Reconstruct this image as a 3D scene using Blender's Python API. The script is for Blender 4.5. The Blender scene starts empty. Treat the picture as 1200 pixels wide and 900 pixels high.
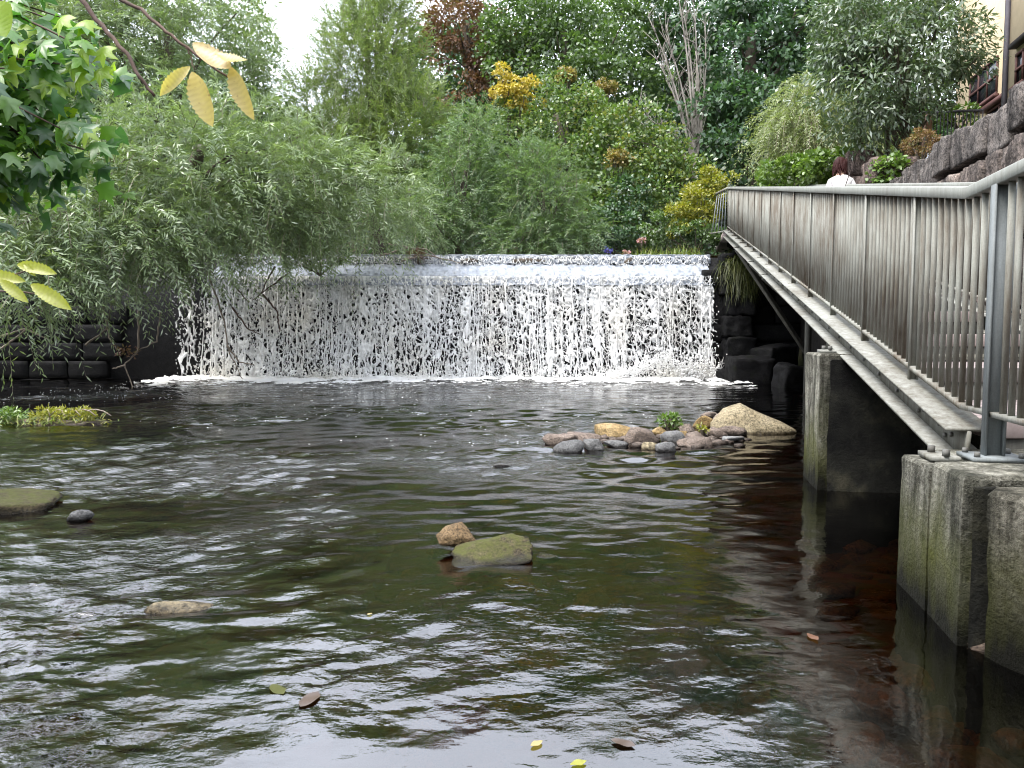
import bpy, bmesh, math, random
import numpy as np
from mathutils import Vector, Matrix, Euler, noise as mnoise

random.seed(7)
rng = np.random.default_rng(7)
SC = bpy.context.scene
COL = SC.collection
R = math.radians

# ------------------------------------------------------------------ camera
F_PX = 906.0
PITCH = R(3.79)
EYE = Vector((0.0, 0.0, 1.2))
cam_d = bpy.data.cameras.new("camera")
cam_d.sensor_width = 36.0
cam_d.lens = F_PX / 1200 * 36
cam_d.clip_start = 0.05
cam_d.clip_end = 2000
cam = bpy.data.objects.new("camera", cam_d)
COL.objects.link(cam)
cam.location = EYE
cam.rotation_euler = (R(90) - PITCH, 0, 0)
SC.camera = cam

# ------------------------------------------------------------------ sky and sun
SUN_EL, SUN_AZ = R(60), R(-120)          # azimuth measured from +Y towards +X
w = bpy.data.worlds.new("World")
SC.world = w
w.use_nodes = True
nt = w.node_tree
bg = nt.nodes["Background"]
sky = nt.nodes.new("ShaderNodeTexSky")
sky.sky_type = 'NISHITA'
sky.sun_disc = False
sky.sun_elevation = SUN_EL
sky.sun_rotation = SUN_AZ
sky.air_density = 1.0
sky.dust_density = 5.0
hs = nt.nodes.new("ShaderNodeHueSaturation")
hs.inputs["Saturation"].default_value = 0.28
nt.links.new(sky.outputs[0], hs.inputs["Color"])
# a high white cloud deck over the clear sky, as the photograph shows
tc = nt.nodes.new("ShaderNodeTexCoord")
cn = nt.nodes.new("ShaderNodeTexNoise"); cn.inputs["Scale"].default_value = 2.2; cn.inputs["Detail"].default_value = 5
nt.links.new(tc.outputs["Generated"], cn.inputs["Vector"])
cr_ = nt.nodes.new("ShaderNodeValToRGB"); cr_.color_ramp.elements[0].position = 0.3; cr_.color_ramp.elements[0].color = (0.45, 0.45, 0.45, 1); cr_.color_ramp.elements[1].position = 0.7; cr_.color_ramp.elements[1].color = (0.85, 0.85, 0.85, 1)
nt.links.new(cn.outputs["Fac"], cr_.inputs[0])
cm = nt.nodes.new("ShaderNodeMix"); cm.data_type = 'RGBA'
nt.links.new(cr_.outputs[0], cm.inputs[0]); nt.links.new(hs.outputs[0], cm.inputs[6]); cm.inputs[7].default_value = (6.5, 6.95, 8.0, 1)
nt.links.new(cm.outputs[2], bg.inputs[0])
bg.inputs[1].default_value = 0.15
sd = bpy.data.lights.new("sun", 'SUN')
sd.energy = 1.3
sd.angle = R(28)
sd.color = (1.0, 0.95, 0.87)
sun = bpy.data.objects.new("sun", sd)
COL.objects.link(sun)
to_sun = Vector((math.sin(SUN_AZ) * math.cos(SUN_EL), math.cos(SUN_AZ) * math.cos(SUN_EL), math.sin(SUN_EL)))
sun.rotation_euler = to_sun.to_track_quat('Z', 'Y').to_euler()
sun.location = to_sun * 40

SC.view_settings.view_transform = 'Standard'
SC.view_settings.look = 'None'
SC.view_settings.exposure = 1.85
SC.view_settings.gamma = 1.0
SC.view_settings.use_curve_mapping = False
SC.render.engine = 'CYCLES'
cy = SC.cycles
cy.max_bounces = 7
cy.diffuse_bounces = 4
cy.glossy_bounces = 3
cy.transmission_bounces = 5
cy.transparent_max_bounces = 10
cy.caustics_reflective = False
cy.caustics_refractive = False
cy.use_denoising = True
cy.filter_width = 1.05
cy.sample_clamp_indirect = 6.0

# ------------------------------------------------------------------ helpers
CP, SP = math.cos(PITCH), math.sin(PITCH)

def P(x, y, D):
    """the place D metres up the river that the camera sees at (x, y)"""
    u, v = (x - 600) / F_PX, -(y - 450) / F_PX
    d = Vector((u, CP + v * SP, -SP + v * CP))
    return EYE + d * (D / d.y)

def Wz(x, y, z=0.0):
    u, v = (x - 600) / F_PX, -(y - 450) / F_PX
    d = Vector((u, CP + v * SP, -SP + v * CP))
    return EYE + d * ((z - EYE.z) / d.z)

def tag(o, label=None, cat=None, group=None, kind=None):
    if label: o["label"] = label
    if cat: o["category"] = cat
    if group: o["group"] = group
    if kind: o["kind"] = kind
    return o

def link(name, me, mat=None, parent=None):
    o = bpy.data.objects.new(name, me)
    COL.objects.link(o)
    if mat is not None and me is not None and len(me.materials) == 0:
        me.materials.append(mat)
    if parent is not None:
        o.parent = parent
    return o

def empty(name, loc=(0, 0, 0), label=None, cat=None, group=None, kind=None):
    o = bpy.data.objects.new(name, None)
    COL.objects.link(o)
    o.location = loc
    o.empty_display_size = 0.2
    return tag(o, label, cat, group, kind)

def np_mesh(name, V, faces, smooth=False, attr=None):
    """faces: list of int arrays (n,3) or (n,4); attr: per-face float list in the same order"""
    me = bpy.data.meshes.new(name)
    V = np.asarray(V, np.float32)
    me.vertices.add(len(V))
    me.vertices.foreach_set("co", V.ravel())
    loops, starts, tot, pos = [], [], [], 0
    for f in faces:
        f = np.asarray(f, np.int32)
        if len(f) == 0:
            continue
        k = f.shape[1]
        loops.append(f.ravel())
        starts.append(np.arange(len(f), dtype=np.int32) * k + pos)
        tot.append(np.full(len(f), k, np.int32))
        pos += f.size
    loops = np.concatenate(loops); starts = np.concatenate(starts); tot = np.concatenate(tot)
    me.loops.add(len(loops))
    me.loops.foreach_set("vertex_index", loops)
    me.polygons.add(len(starts))
    me.polygons.foreach_set("loop_start", starts)
    me.polygons.foreach_set("loop_total", tot)
    if smooth:
        me.polygons.foreach_set("use_smooth", np.ones(len(starts), bool))
    if attr is not None:
        a = me.attributes.new("rnd", 'FLOAT', 'FACE')
        a.data.foreach_set("value", np.asarray(attr, np.float32))
    me.update(calc_edges=True)
    me.validate()
    return me

class MB:
    """collects quads and tris for ONE mesh"""
    def __init__(s):
        s.V, s.Q, s.T, s.n = [], [], [], 0
    def add(s, V, Q=None, T=None):
        V = np.asarray(V, float)
        s.V.append(V)
        if Q is not None and len(Q): s.Q.append(np.asarray(Q, int) + s.n)
        if T is not None and len(T): s.T.append(np.asarray(T, int) + s.n)
        s.n += len(V)
    def box(s, c, size, rot=None):
        x, y, z = [q / 2 for q in size]
        V = np.array([[i, j, k] for i in (-x, x) for j in (-y, y) for k in (-z, z)], float)
        if rot is not None: V = V @ np.array(rot).T
        V += np.array(c, float)
        s.add(V, [[0, 1, 3, 2], [4, 6, 7, 5], [0, 4, 5, 1], [2, 3, 7, 6], [0, 2, 6, 4], [1, 5, 7, 3]])
    def bar(s, a, b, wd, ht, up=(0, 0, 1)):
        """straight bar a->b, wd across, ht along up"""
        a, b = Vector(a), Vector(b)
        d = (b - a).normalized()
        sx = d.cross(Vector(up)).normalized(); uz = sx.cross(d).normalized()
        V = []
        for p in (a, b):
            for i, k in ((-1, -1), (1, -1), (1, 1), (-1, 1)):
                V.append(p + sx * (i * wd / 2) + uz * (k * ht / 2))
        s.add(V, [[0, 1, 2, 3], [7, 6, 5, 4], [0, 4, 5, 1], [1, 5, 6, 2], [2, 6, 7, 3], [3, 7, 4, 0]])
    def tube(s, pts, rad, n=6):
        V, Q, T = tube(pts, rad, n)
        s.add(V, Q, T)
    def cyl(s, c, r, h, n=10, axis=(0, 0, 1)):
        a = Vector(axis).normalized(); c = Vector(c)
        s.tube([c, c + a * h], [r, r], n)
    def mesh(s, name, smooth=False):
        f = []
        if s.Q: f.append(np.concatenate(s.Q))
        if s.T: f.append(np.concatenate(s.T))
        return np_mesh(name, np.concatenate(s.V), f, smooth)
    def obj(s, name, mat, parent=None, smooth=False, bevel=0):
        o = link(name, s.mesh(name, smooth), mat, parent)
        if bevel:
            m = o.modifiers.new("bevel", 'BEVEL'); m.width = bevel; m.segments = 2; m.limit_method = 'ANGLE'
        return o

def tube(pts, rad, n=6):
    pts = np.array([list(p) for p in pts], float); m = len(pts)
    rad = np.broadcast_to(np.asarray(rad, float), (m,))
    t = np.gradient(pts, axis=0)
    t /= np.linalg.norm(t, axis=1, keepdims=True) + 1e-9
    ref = np.array([0.31, 0.12, 0.94]) if abs(t[0][2]) < 0.9 else np.array([1.0, 0.1, 0.0])
    a = np.cross(t, ref); a /= np.linalg.norm(a, axis=1, keepdims=True) + 1e-9
    b = np.cross(t, a)
    ang = np.linspace(0, 2 * np.pi, n, endpoint=False)
    V = pts[:, None, :] + rad[:, None, None] * (a[:, None, :] * np.cos(ang)[None, :, None] + b[:, None, :] * np.sin(ang)[None, :, None])
    V = V.reshape(-1, 3)
    i = np.arange(m - 1)[:, None] * n; j = np.arange(n)[None, :]; j2 = (j + 1) % n
    Q = np.stack([i + j, i + j2, i + n + j2, i + n + j], -1).reshape(-1, 4)
    base = len(V)
    V = np.vstack([V, pts[0], pts[-1]])
    jj = np.arange(n); kk = (jj + 1) % n
    T = np.vstack([np.stack([np.full(n, base), kk, jj], 1), np.stack([np.full(n, base + 1), (m - 1) * n + jj, (m - 1) * n + kk], 1)])
    return V, Q, T

def bez(a, b, c, n=8):
    t = np.linspace(0, 1, n)[:, None]
    a, b, c = (np.array(list(q), float) for q in (a, b, c))
    return (1 - t) ** 2 * a + 2 * t * (1 - t) * b + t * t * c

def fbm(x, y, seed=0, octaves=4, lac=2.0):
    """cheap numpy noise from value lattice"""
    x = np.asarray(x, float); y = np.asarray(y, float)
    out = np.zeros(np.broadcast(x, y).shape); amp, tot = 1.0, 0.0
    for o in range(octaves):
        xi = np.floor(x).astype(np.int64); yi = np.floor(y).astype(np.int64)
        fx, fy = x - xi, y - yi
        fx, fy = fx * fx * (3 - 2 * fx), fy * fy * (3 - 2 * fy)
        def hsh(a, b):
            q = np.sin(a * 127.1 + b * 311.7 + (seed + o * 17) * 74.7) * 43758.5453
            return q - np.floor(q)
        v = (hsh(xi, yi) * (1 - fx) + hsh(xi + 1, yi) * fx) * (1 - fy) + (hsh(xi, yi + 1) * (1 - fx) + hsh(xi + 1, yi + 1) * fx) * fy
        out = out + v * amp; tot += amp; amp *= 0.5; x = x * lac + 5.3; y = y * lac + 1.7
    return out / tot

def sstep(a, b, x):
    t = np.clip((np.asarray(x, float) - a) / (b - a), 0, 1)
    return t * t * (3 - 2 * t)

# ------------------------------------------------------------------ materials
def new_mat(name):
    m = bpy.data.materials.new(name); m.use_nodes = True
    n = m.node_tree; n.nodes.clear()
    out = n.nodes.new("ShaderNodeOutputMaterial")
    return m, n, out

def ramp(n, fac, stops):
    r = n.nodes.new("ShaderNodeValToRGB")
    while len(r.color_ramp.elements) < len(stops): r.color_ramp.elements.new(0.5)
    for e, (p, c) in zip(r.color_ramp.elements, stops):
        e.position = p; e.color = (*c, 1)
    n.links.new(fac, r.inputs[0])
    return r.outputs[0]

def tex(n, kind, scale, coord, detail=4, rough=0.55, vec_scale=None, distortion=0):
    src = coord
    if vec_scale:
        mp = n.nodes.new("ShaderNodeMapping"); mp.inputs["Scale"].default_value = vec_scale
        n.links.new(coord, mp.inputs[0]); src = mp.outputs[0]
    t = n.nodes.new("ShaderNodeTexNoise" if kind == 'noise' else "ShaderNodeTexVoronoi")
    t.inputs["Scale"].default_value = scale
    if kind == 'noise':
        t.inputs["Detail"].default_value = detail; t.inputs["Roughness"].default_value = rough
        t.inputs["Distortion"].default_value = distortion
        o = t.outputs["Fac"]
    else:
        o = t.outputs["Distance"]
    n.links.new(src, t.inputs["Vector"])
    return o

def mixc(n, fac, a, b, mode='MIX'):
    m = n.nodes.new("ShaderNodeMix"); m.data_type = 'RGBA'; m.blend_type = mode
    for s, v in ((m.inputs[0], fac), (m.inputs[6], a), (m.inputs[7], b)):
        if isinstance(v, (int, float)): s.default_value = v
        elif isinstance(v, tuple): s.default_value = (*v, 1) if len(v) == 3 else v
        else: n.links.new(v, s)
    return m.outputs[2]

def math_(n, op, a, b=None, clamp=False):
    m = n.nodes.new("ShaderNodeMath"); m.operation = op; m.use_clamp = clamp
    for s, v in ((m.inputs[0], a), (m.inputs[1], b)):
        if v is None: continue
        if isinstance(v, (int, float)): s.default_value = v
        else: n.links.new(v, s)
    return m.outputs[0]

def bump(n, h, strength=0.4, dist=0.02, normal=None):
    b = n.nodes.new("ShaderNodeBump"); b.inputs["Strength"].default_value = strength; b.inputs["Distance"].default_value = dist
    n.links.new(h, b.inputs["Height"])
    if normal is not None: n.links.new(normal, b.inputs["Normal"])
    return b.outputs[0]

def geo(n):
    g = n.nodes.new("ShaderNodeNewGeometry"); return g
def pos(n): return geo(n).outputs["Position"]

def pbsdf(n, out, color, rough=0.7, normal=None, metallic=0.0, spec=0.5):
    b = n.nodes.new("ShaderNodeBsdfPrincipled")
    if isinstance(color, tuple): b.inputs["Base Color"].default_value = (*color, 1)
    else: n.links.new(color, b.inputs["Base Color"])
    if isinstance(rough, (int, float)): b.inputs["Roughness"].default_value = rough
    else: n.links.new(rough, b.inputs["Roughness"])
    b.inputs["Metallic"].default_value = metallic
    b.inputs["Specular IOR Level"].default_value = spec
    if normal is not None: n.links.new(normal, b.inputs["Normal"])
    n.links.new(b.outputs[0], out.inputs[0])
    return b

def leaf_mat(name, cols, trans=0.35, gloss=0.08, under=None, spots=None):
    """cols: list of leaf colours from one end of the natural variation to the other"""
    m, n, out = new_mat(name)
    at = n.nodes.new("ShaderNodeAttribute"); at.attribute_name = "rnd"
    k = len(cols)
    c = ramp(n, at.outputs["Fac"], [(i / max(1, k - 1), q) for i, q in enumerate(cols)])
    if spots:
        tc_ = n.nodes.new('ShaderNodeTexCoord'); sp = tex(n, 'noise', spots[0], tc_.outputs['Object'], 5, 0.7)
        c = mixc(n, math_(n, 'MULTIPLY', math_(n, 'SUBTRACT', sp, 0.58), 7.0, True), c, spots[1])
        wv = n.nodes.new('ShaderNodeTexWave'); wv.inputs['Scale'].default_value = 3.4; wv.inputs['Distortion'].default_value = 0.6; wv.bands_direction = 'Y'
        n.links.new(tc_.outputs['Object'], wv.inputs['Vector'])
        c = mixc(n, math_(n, 'MULTIPLY', wv.outputs['Fac'], 0.28), c, mixc(n, 1.0, c, (0.72, 0.66, 0.45), 'MULTIPLY'))
    d = n.nodes.new("ShaderNodeBsdfDiffuse"); t = n.nodes.new("ShaderNodeBsdfTranslucent")
    if under:
        c2 = mixc(n, geo(n).outputs["Backfacing"], c, under)
        n.links.new(c2, d.inputs[0])
    else:
        n.links.new(c, d.inputs[0])
    ct = mixc(n, 1.0, c, (1.25, 1.35, 0.6), 'MULTIPLY')
    n.links.new(ct, t.inputs[0])
    mx = n.nodes.new("ShaderNodeMixShader"); mx.inputs[0].default_value = trans
    n.links.new(d.outputs[0], mx.inputs[1]); n.links.new(t.outputs[0], mx.inputs[2])
    g = n.nodes.new("ShaderNodeBsdfGlossy"); g.inputs["Roughness"].default_value = 0.42; g.inputs[0].default_value = (1, 1, 1, 1)
    mg = n.nodes.new("ShaderNodeMixShader"); mg.inputs[0].default_value = gloss
    n.links.new(mx.outputs[0], mg.inputs[1]); n.links.new(g.outputs[0], mg.inputs[2])
    n.links.new(mg.outputs[0], out.inputs[0])
    return m

def bark_mat(name, a, b):
    m, n, out = new_mat(name); p = pos(n)
    f = tex(n, 'noise', 9, p, 5, 0.6, (1, 1, 0.25))
    pbsdf(n, out, ramp(n, f, [(0.3, a), (0.7, b)]), 0.85, bump(n, f, 0.6, 0.03))
    return m

def stone_mat(name, a, b, c=None, moss=None, mscale=3.0, rough=0.75, mossup=True, bumpd=0.02, streak=0.0, wet=0.0, spec=0.2):
    """speckled, veined stone; optional moss film, run-off streaks and a wet line at the water"""
    m, n, out = new_mat(name); p = pos(n)
    oi = n.nodes.new("ShaderNodeObjectInfo")
    off = n.nodes.new("ShaderNodeVectorMath"); off.operation = 'ADD'
    cmb = n.nodes.new("ShaderNodeCombineXYZ")
    for k in range(3): n.links.new(math_(n, 'MULTIPLY', oi.outputs["Random"], 37.0 + 11 * k), cmb.inputs[k])
    n.links.new(p, off.inputs[0]); n.links.new(cmb.outputs[0], off.inputs[1]); q = off.outputs[0]
    f1 = tex(n, 'noise', mscale, q, 8, 0.7); f2 = tex(n, 'noise', mscale * 14, q, 5, 0.75)
    col = ramp(n, f1, [(0.33, a), (0.58, b)] + ([(0.74, c)] if c else []))
    v = math_(n, 'MULTIPLY_ADD', oi.outputs["Random"], 0.6); v.node.inputs[2].default_value = 0.68
    hsv = n.nodes.new("ShaderNodeHueSaturation"); n.links.new(col, hsv.inputs["Color"]); n.links.new(v, hsv.inputs["Value"])
    col = mixc(n, 0.8, hsv.outputs[0], ramp(n, f2, [(0.40, (0.2, 0.19, 0.18)), (0.49, (0.85, 0.85, 0.85)), (0.62, (1.5, 1.46, 1.4))]), 'MULTIPLY')
    if streak:
        st = tex(n, 'noise', 5, q, 6, 0.7, (1.6, 1.6, 0.22))
        col = mixc(n, streak, col, ramp(n, st, [(0.4, (0.12, 0.12, 0.13)), (0.52, (0.9, 0.9, 0.9)), (0.68, (1.5, 1.45, 1.4))]), 'MULTIPLY')
    if moss:
        nz = n.nodes.new("ShaderNodeSeparateXYZ"); n.links.new(geo(n).outputs["Normal"], nz.inputs[0])
        f3 = tex(n, 'noise', mscale * 2.6, q, 6, 0.7)
        k = math_(n, 'MULTIPLY', nz.outputs[2], 0.35) if mossup else 0.12
        k = math_(n, 'ADD', f3, k)
        col = mixc(n, math_(n, 'MULTIPLY', math_(n, 'SUBTRACT', k, 0.66), 4.0, True), col, mixc(n, f2, mixc(n, 0.6, moss, (0, 0, 0)), moss))
    r_ = rough
    if wet:
        z = n.nodes.new("ShaderNodeSeparateXYZ"); n.links.new(p, z.inputs[0])
        wk_ = math_(n, 'MULTIPLY', math_(n, 'SUBTRACT', wet, math_(n, 'ADD', z.outputs[2], math_(n, 'MULTIPLY', math_(n, 'SUBTRACT', f1, 0.5), 0.08))), 40.0, True)
        col = mixc(n, wk_, col, mixc(n, 1.0, col, (0.34, 0.32, 0.3), 'MULTIPLY'))
        r_ = math_(n, 'MULTIPLY_ADD', wk_, -(rough - 0.22)); r_.node.inputs[2].default_value = rough
    vo = n.nodes.new("ShaderNodeTexVoronoi"); vo.inputs["Scale"].default_value = mscale * 3.5; n.links.new(q, vo.inputs["Vector"])
    h = math_(n, 'ADD', math_(n, 'MULTIPLY', f1, 1.6), math_(n, 'ADD', math_(n, 'MULTIPLY', f2, 0.5), math_(n, 'MULTIPLY', vo.outputs["Distance"], 0.35)))
    pbsdf(n, out, col, r_, bump(n, h, 0.9, bumpd), 0.0, spec)
    return m

M = {}
M['bark'] = bark_mat('bark', (0.045, 0.035, 0.025), (0.13, 0.105, 0.08))
M['bark_grey'] = bark_mat('bark_grey', (0.16, 0.14, 0.12), (0.34, 0.31, 0.27))
M['twig'] = bark_mat('twig_bark', (0.05, 0.03, 0.025), (0.12, 0.075, 0.055))
M['dead_twig'] = bark_mat('dead_twig', (0.14, 0.11, 0.085), (0.30, 0.25, 0.20))
M['willow'] = leaf_mat('willow_leaf', [(0.10, 0.16, 0.05), (0.15, 0.22, 0.08), (0.21, 0.28, 0.14), (0.27, 0.33, 0.2)], 0.36, 0.06, under=(0.27, 0.33, 0.22))
M['willow_light'] = leaf_mat('light_willow_leaf', [(0.12, 0.175, 0.05), (0.17, 0.235, 0.08), (0.23, 0.285, 0.12)], 0.38, 0.05)
M['willow_bush'] = leaf_mat('willow_bush_leaf', [(0.09, 0.16, 0.065), (0.14, 0.22, 0.095), (0.2, 0.28, 0.14)], 0.38, 0.05)
M['green'] = leaf_mat('green_leaf', [(0.05, 0.10, 0.025), (0.085, 0.15, 0.04), (0.14, 0.22, 0.06)], 0.38, 0.08)
M['dark_green'] = leaf_mat('dark_green_leaf', [(0.03, 0.075, 0.035), (0.055, 0.12, 0.05), (0.10, 0.19, 0.065)], 0.34, 0.08)
M['mixed_green'] = leaf_mat('mixed_green_leaf', [(0.05, 0.11, 0.03), (0.10, 0.17, 0.045), (0.16, 0.23, 0.06), (0.27, 0.23, 0.06)], 0.36, 0.06)
M['yellow'] = leaf_mat('yellow_leaf', [(0.36, 0.27, 0.04), (0.52, 0.40, 0.06), (0.55, 0.47, 0.14)], 0.35, 0.05)
M['amber'] = leaf_mat('amber_leaf', [(0.14, 0.17, 0.05), (0.27, 0.22, 0.07), (0.4, 0.27, 0.09)], 0.35, 0.05)
M['rust'] = leaf_mat('rust_leaf', [(0.10, 0.05, 0.03), (0.17, 0.085, 0.05), (0.12, 0.10, 0.04)], 0.25, 0.04)
M['laurel'] = leaf_mat('bay_leaf', [(0.05, 0.10, 0.045), (0.095, 0.15, 0.07), (0.16, 0.21, 0.12)], 0.3, 0.11)
M['weeping'] = leaf_mat('weeping_leaf', [(0.15, 0.2, 0.075), (0.22, 0.27, 0.12), (0.3, 0.34, 0.17)], 0.38, 0.04)
M['lime'] = leaf_mat('lime_shrub_leaf', [(0.15, 0.18, 0.02), (0.26, 0.27, 0.03), (0.36, 0.31, 0.04)], 0.35, 0.05)
M['ivy'] = leaf_mat('ivy_leaf', [(0.06, 0.12, 0.02), (0.12, 0.21, 0.03), (0.2, 0.3, 0.05)], 0.3, 0.08)
M['grass'] = leaf_mat('grass_blade', [(0.08, 0.15, 0.03), (0.16, 0.22, 0.05), (0.3, 0.27, 0.08)], 0.35, 0.05)
M['maple'] = leaf_mat('maple_leaf', [(0.04, 0.12, 0.04), (0.07, 0.18, 0.045), (0.15, 0.30, 0.04)], 0.5, 0.06)
M['maple_bright'] = leaf_mat('bright_maple_leaf', [(0.24, 0.38, 0.035), (0.3, 0.43, 0.04)], 0.55, 0.04)
M['moss'] = leaf_mat('hanging_moss', [(0.03, 0.042, 0.01), (0.06, 0.075, 0.02), (0.10, 0.10, 0.035)], 0.2, 0.02)
M['dry'] = leaf_mat('dry_plant', [(0.16, 0.09, 0.06), (0.24, 0.15, 0.08), (0.16, 0.17, 0.06)], 0.3, 0.03)
M['flower_pink'] = leaf_mat('pink_flower', [(0.4, 0.2, 0.22), (0.55, 0.32, 0.34)], 0.3, 0.03)
M['flower_blue'] = leaf_mat('blue_flower', [(0.08, 0.08, 0.4), (0.14, 0.12, 0.5)], 0.3, 0.03)

M['rock'] = stone_mat('river_stone', (0.09, 0.07, 0.058), (0.2, 0.16, 0.135), (0.29, 0.25, 0.215), None, 5.0, 0.7, wet=0.035)
M['rock_grey'] = stone_mat('grey_river_stone', (0.07, 0.07, 0.073), (0.17, 0.17, 0.17), (0.25, 0.25, 0.245), None, 6.0, 0.62, wet=0.035)
M['rock_ochre'] = stone_mat('ochre_river_stone', (0.19, 0.125, 0.05), (0.32, 0.235, 0.12), (0.4, 0.32, 0.2), None, 4.0, 0.75, wet=0.035)
M['rock_pale'] = stone_mat('pale_boulder', (0.17, 0.14, 0.085), (0.30, 0.255, 0.17), (0.38, 0.33, 0.235), None, 3.0, 0.85, wet=0.035)
M['rock_brown'] = stone_mat('brown_stone', (0.07, 0.045, 0.022), (0.16, 0.11, 0.06), (0.24, 0.18, 0.11), None, 6.0, 0.8, wet=0.035)
M['rock_moss'] = stone_mat('mossy_stone', (0.03, 0.024, 0.015), (0.08, 0.066, 0.04), (0.15, 0.13, 0.08), (0.10, 0.105, 0.03), 5.0, 0.85, wet=0.035)
M['bed_stone'] = stone_mat('bed_stone', (0.16, 0.085, 0.035), (0.34, 0.2, 0.08), (0.3, 0.25, 0.13), (0.16, 0.16, 0.045), 3.0, 0.8)
M['wall_stone'] = stone_mat('wall_stone', (0.10, 0.087, 0.08), (0.25, 0.21, 0.19), (0.38, 0.325, 0.29), None, 2.6, 0.9, bumpd=0.06, streak=0.75)
M['coping_stone'] = stone_mat('coping_stone', (0.07, 0.064, 0.062), (0.19, 0.172, 0.162), (0.34, 0.30, 0.275), None, 3.2, 0.9, bumpd=0.06, streak=0.75)
M['red_stone'] = stone_mat('red_wall_stone', (0.13, 0.10, 0.09), (0.25, 0.195, 0.175), (0.33, 0.27, 0.245), None, 3.2, 0.9, bumpd=0.05, streak=0.75)
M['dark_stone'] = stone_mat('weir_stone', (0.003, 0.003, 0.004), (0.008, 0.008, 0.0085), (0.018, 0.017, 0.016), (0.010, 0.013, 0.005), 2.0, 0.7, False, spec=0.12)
M['mortar'] = stone_mat('wall_core', (0.012, 0.011, 0.011), (0.03, 0.028, 0.026), None, None, 4.0, 0.95, spec=0.1)

def concrete(name='weathered_concrete', tone=1.0):
    m, n, out = new_mat(name); p = pos(n)
    big = tex(n, 'noise', 2.2, p, 5, 0.6); streak = tex(n, 'noise', 6, p, 6, 0.65, (1.4, 1.4, 0.16)); fine = tex(n, 'noise', 55, p, 4, 0.7)
    c = ramp(n, streak, [(0.36, (0.05, 0.05, 0.04)), (0.5, (0.155, 0.15, 0.125)), (0.64, (0.33, 0.32, 0.275))])
    c = mixc(n, 0.6, c, ramp(n, fine, [(0.36, (0.25, 0.24, 0.22)), (0.5, (0.9, 0.9, 0.9)), (0.65, (1.3, 1.3, 1.3))]), 'MULTIPLY')
    spots = tex(n, 'noise', 9, p, 6, 0.75)
    c = mixc(n, 0.7, c, ramp(n, spots, [(0.36, (0.2, 0.19, 0.16)), (0.48, (1, 1, 1)), (0.68, (1.35, 1.35, 1.3))]), 'MULTIPLY')
    xyz = n.nodes.new("ShaderNodeSeparateXYZ"); n.links.new(p, xyz.inputs[0])
    # algae climbs from the waterline, a ragged tide mark
    lvl = math_(n, 'ADD', xyz.outputs[2], math_(n, 'MULTIPLY', math_(n, 'SUBTRACT', big, 0.5), -1.6))
    c = mixc(n, math_(n, 'MULTIPLY', math_(n, 'SUBTRACT', 0.62, lvl), 1.6, True), c, mixc(n, streak, (0.015, 0.02, 0.005), (0.125, 0.13, 0.035)))
    lvl2 = math_(n, 'ADD', xyz.outputs[2], math_(n, 'MULTIPLY', math_(n, 'SUBTRACT', streak, 0.5), -0.5))
    c = mixc(n, math_(n, 'MULTIPLY', math_(n, 'SUBTRACT', 0.30, lvl2), 4.0, True), c, (0.009, 0.009, 0.006))
    if tone != 1.0: c = mixc(n, 1.0, c, (tone, tone * 0.97, tone * 0.93), 'MULTIPLY')
    h = math_(n, 'ADD', math_(n, 'MULTIPLY', fine, 0.5), streak)
    pbsdf(n, out, c, 0.85, bump(n, math_(n, 'ADD', h, spots), 0.9, 0.03), 0.0, 0.1)
    return m
M['concrete'] = concrete()
M['old_concrete'] = concrete('old_concrete', 0.55)

def shade_concrete_mat():
    m, n, out = new_mat('shade_concrete'); p = pos(n)
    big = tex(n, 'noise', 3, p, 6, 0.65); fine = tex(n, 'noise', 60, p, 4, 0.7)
    c = ramp(n, big, [(0.36, (0.006, 0.006, 0.006)), (0.52, (0.02, 0.02, 0.017)), (0.64, (0.05, 0.048, 0.034)), (0.75, (0.1, 0.08, 0.06))])  # near-black tones put the shade of the pier fronts into the colour
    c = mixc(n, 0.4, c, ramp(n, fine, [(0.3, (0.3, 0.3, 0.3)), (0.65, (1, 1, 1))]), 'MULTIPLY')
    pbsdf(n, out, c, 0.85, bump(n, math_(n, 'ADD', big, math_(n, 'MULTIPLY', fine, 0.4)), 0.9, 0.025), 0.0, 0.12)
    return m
M['shade_concrete'] = shade_concrete_mat()

def painted_metal(name, base, stain, amount=0.5):
    m, n, out = new_mat(name); p = pos(n)
    big = tex(n, 'noise', 1.3, p, 4, 0.6); st = tex(n, 'noise', 22, p, 5, 0.7, (1, 1, 0.12)); fine = tex(n, 'noise', 140, p, 3, 0.7)
    f = math_(n, 'MULTIPLY', math_(n, 'SUBTRACT', math_(n, 'ADD', math_(n, 'MULTIPLY', big, 0.7), math_(n, 'MULTIPLY', st, 0.75)), 0.60), 4.0 * amount, True)
    c = mixc(n, f, base, stain)
    c = mixc(n, 0.22, c, ramp(n, fine, [(0.35, (0.4, 0.4, 0.4)), (0.6, (1, 1, 1))]), 'MULTIPLY')
    pbsdf(n, out, c, ramp(n, st, [(0.3, (0.55,) * 3), (0.7, (0.8,) * 3)]), bump(n, fine, 0.12, 0.003))
    return m
M['rail'] = painted_metal('grey_green_paint', (0.25, 0.255, 0.225), (0.11, 0.09, 0.066), 0.9)
M['rail_top'] = painted_metal('handrail_paint', (0.25, 0.26, 0.235), (0.16, 0.155, 0.135), 0.6)
M['galv'] = painted_metal('galvanised_steel', (0.19, 0.21, 0.215), (0.11, 0.12, 0.12), 0.8)
M['girder'] = painted_metal('girder_paint', (0.27, 0.275, 0.25), (0.12, 0.11, 0.085), 0.8)
M['strut'] = painted_metal('strut_paint', (0.085, 0.085, 0.07), (0.035, 0.03, 0.025), 0.6)
M['bolt'] = painted_metal('bolt_steel', (0.14, 0.14, 0.13), (0.06, 0.05, 0.04), 0.6)

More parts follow.
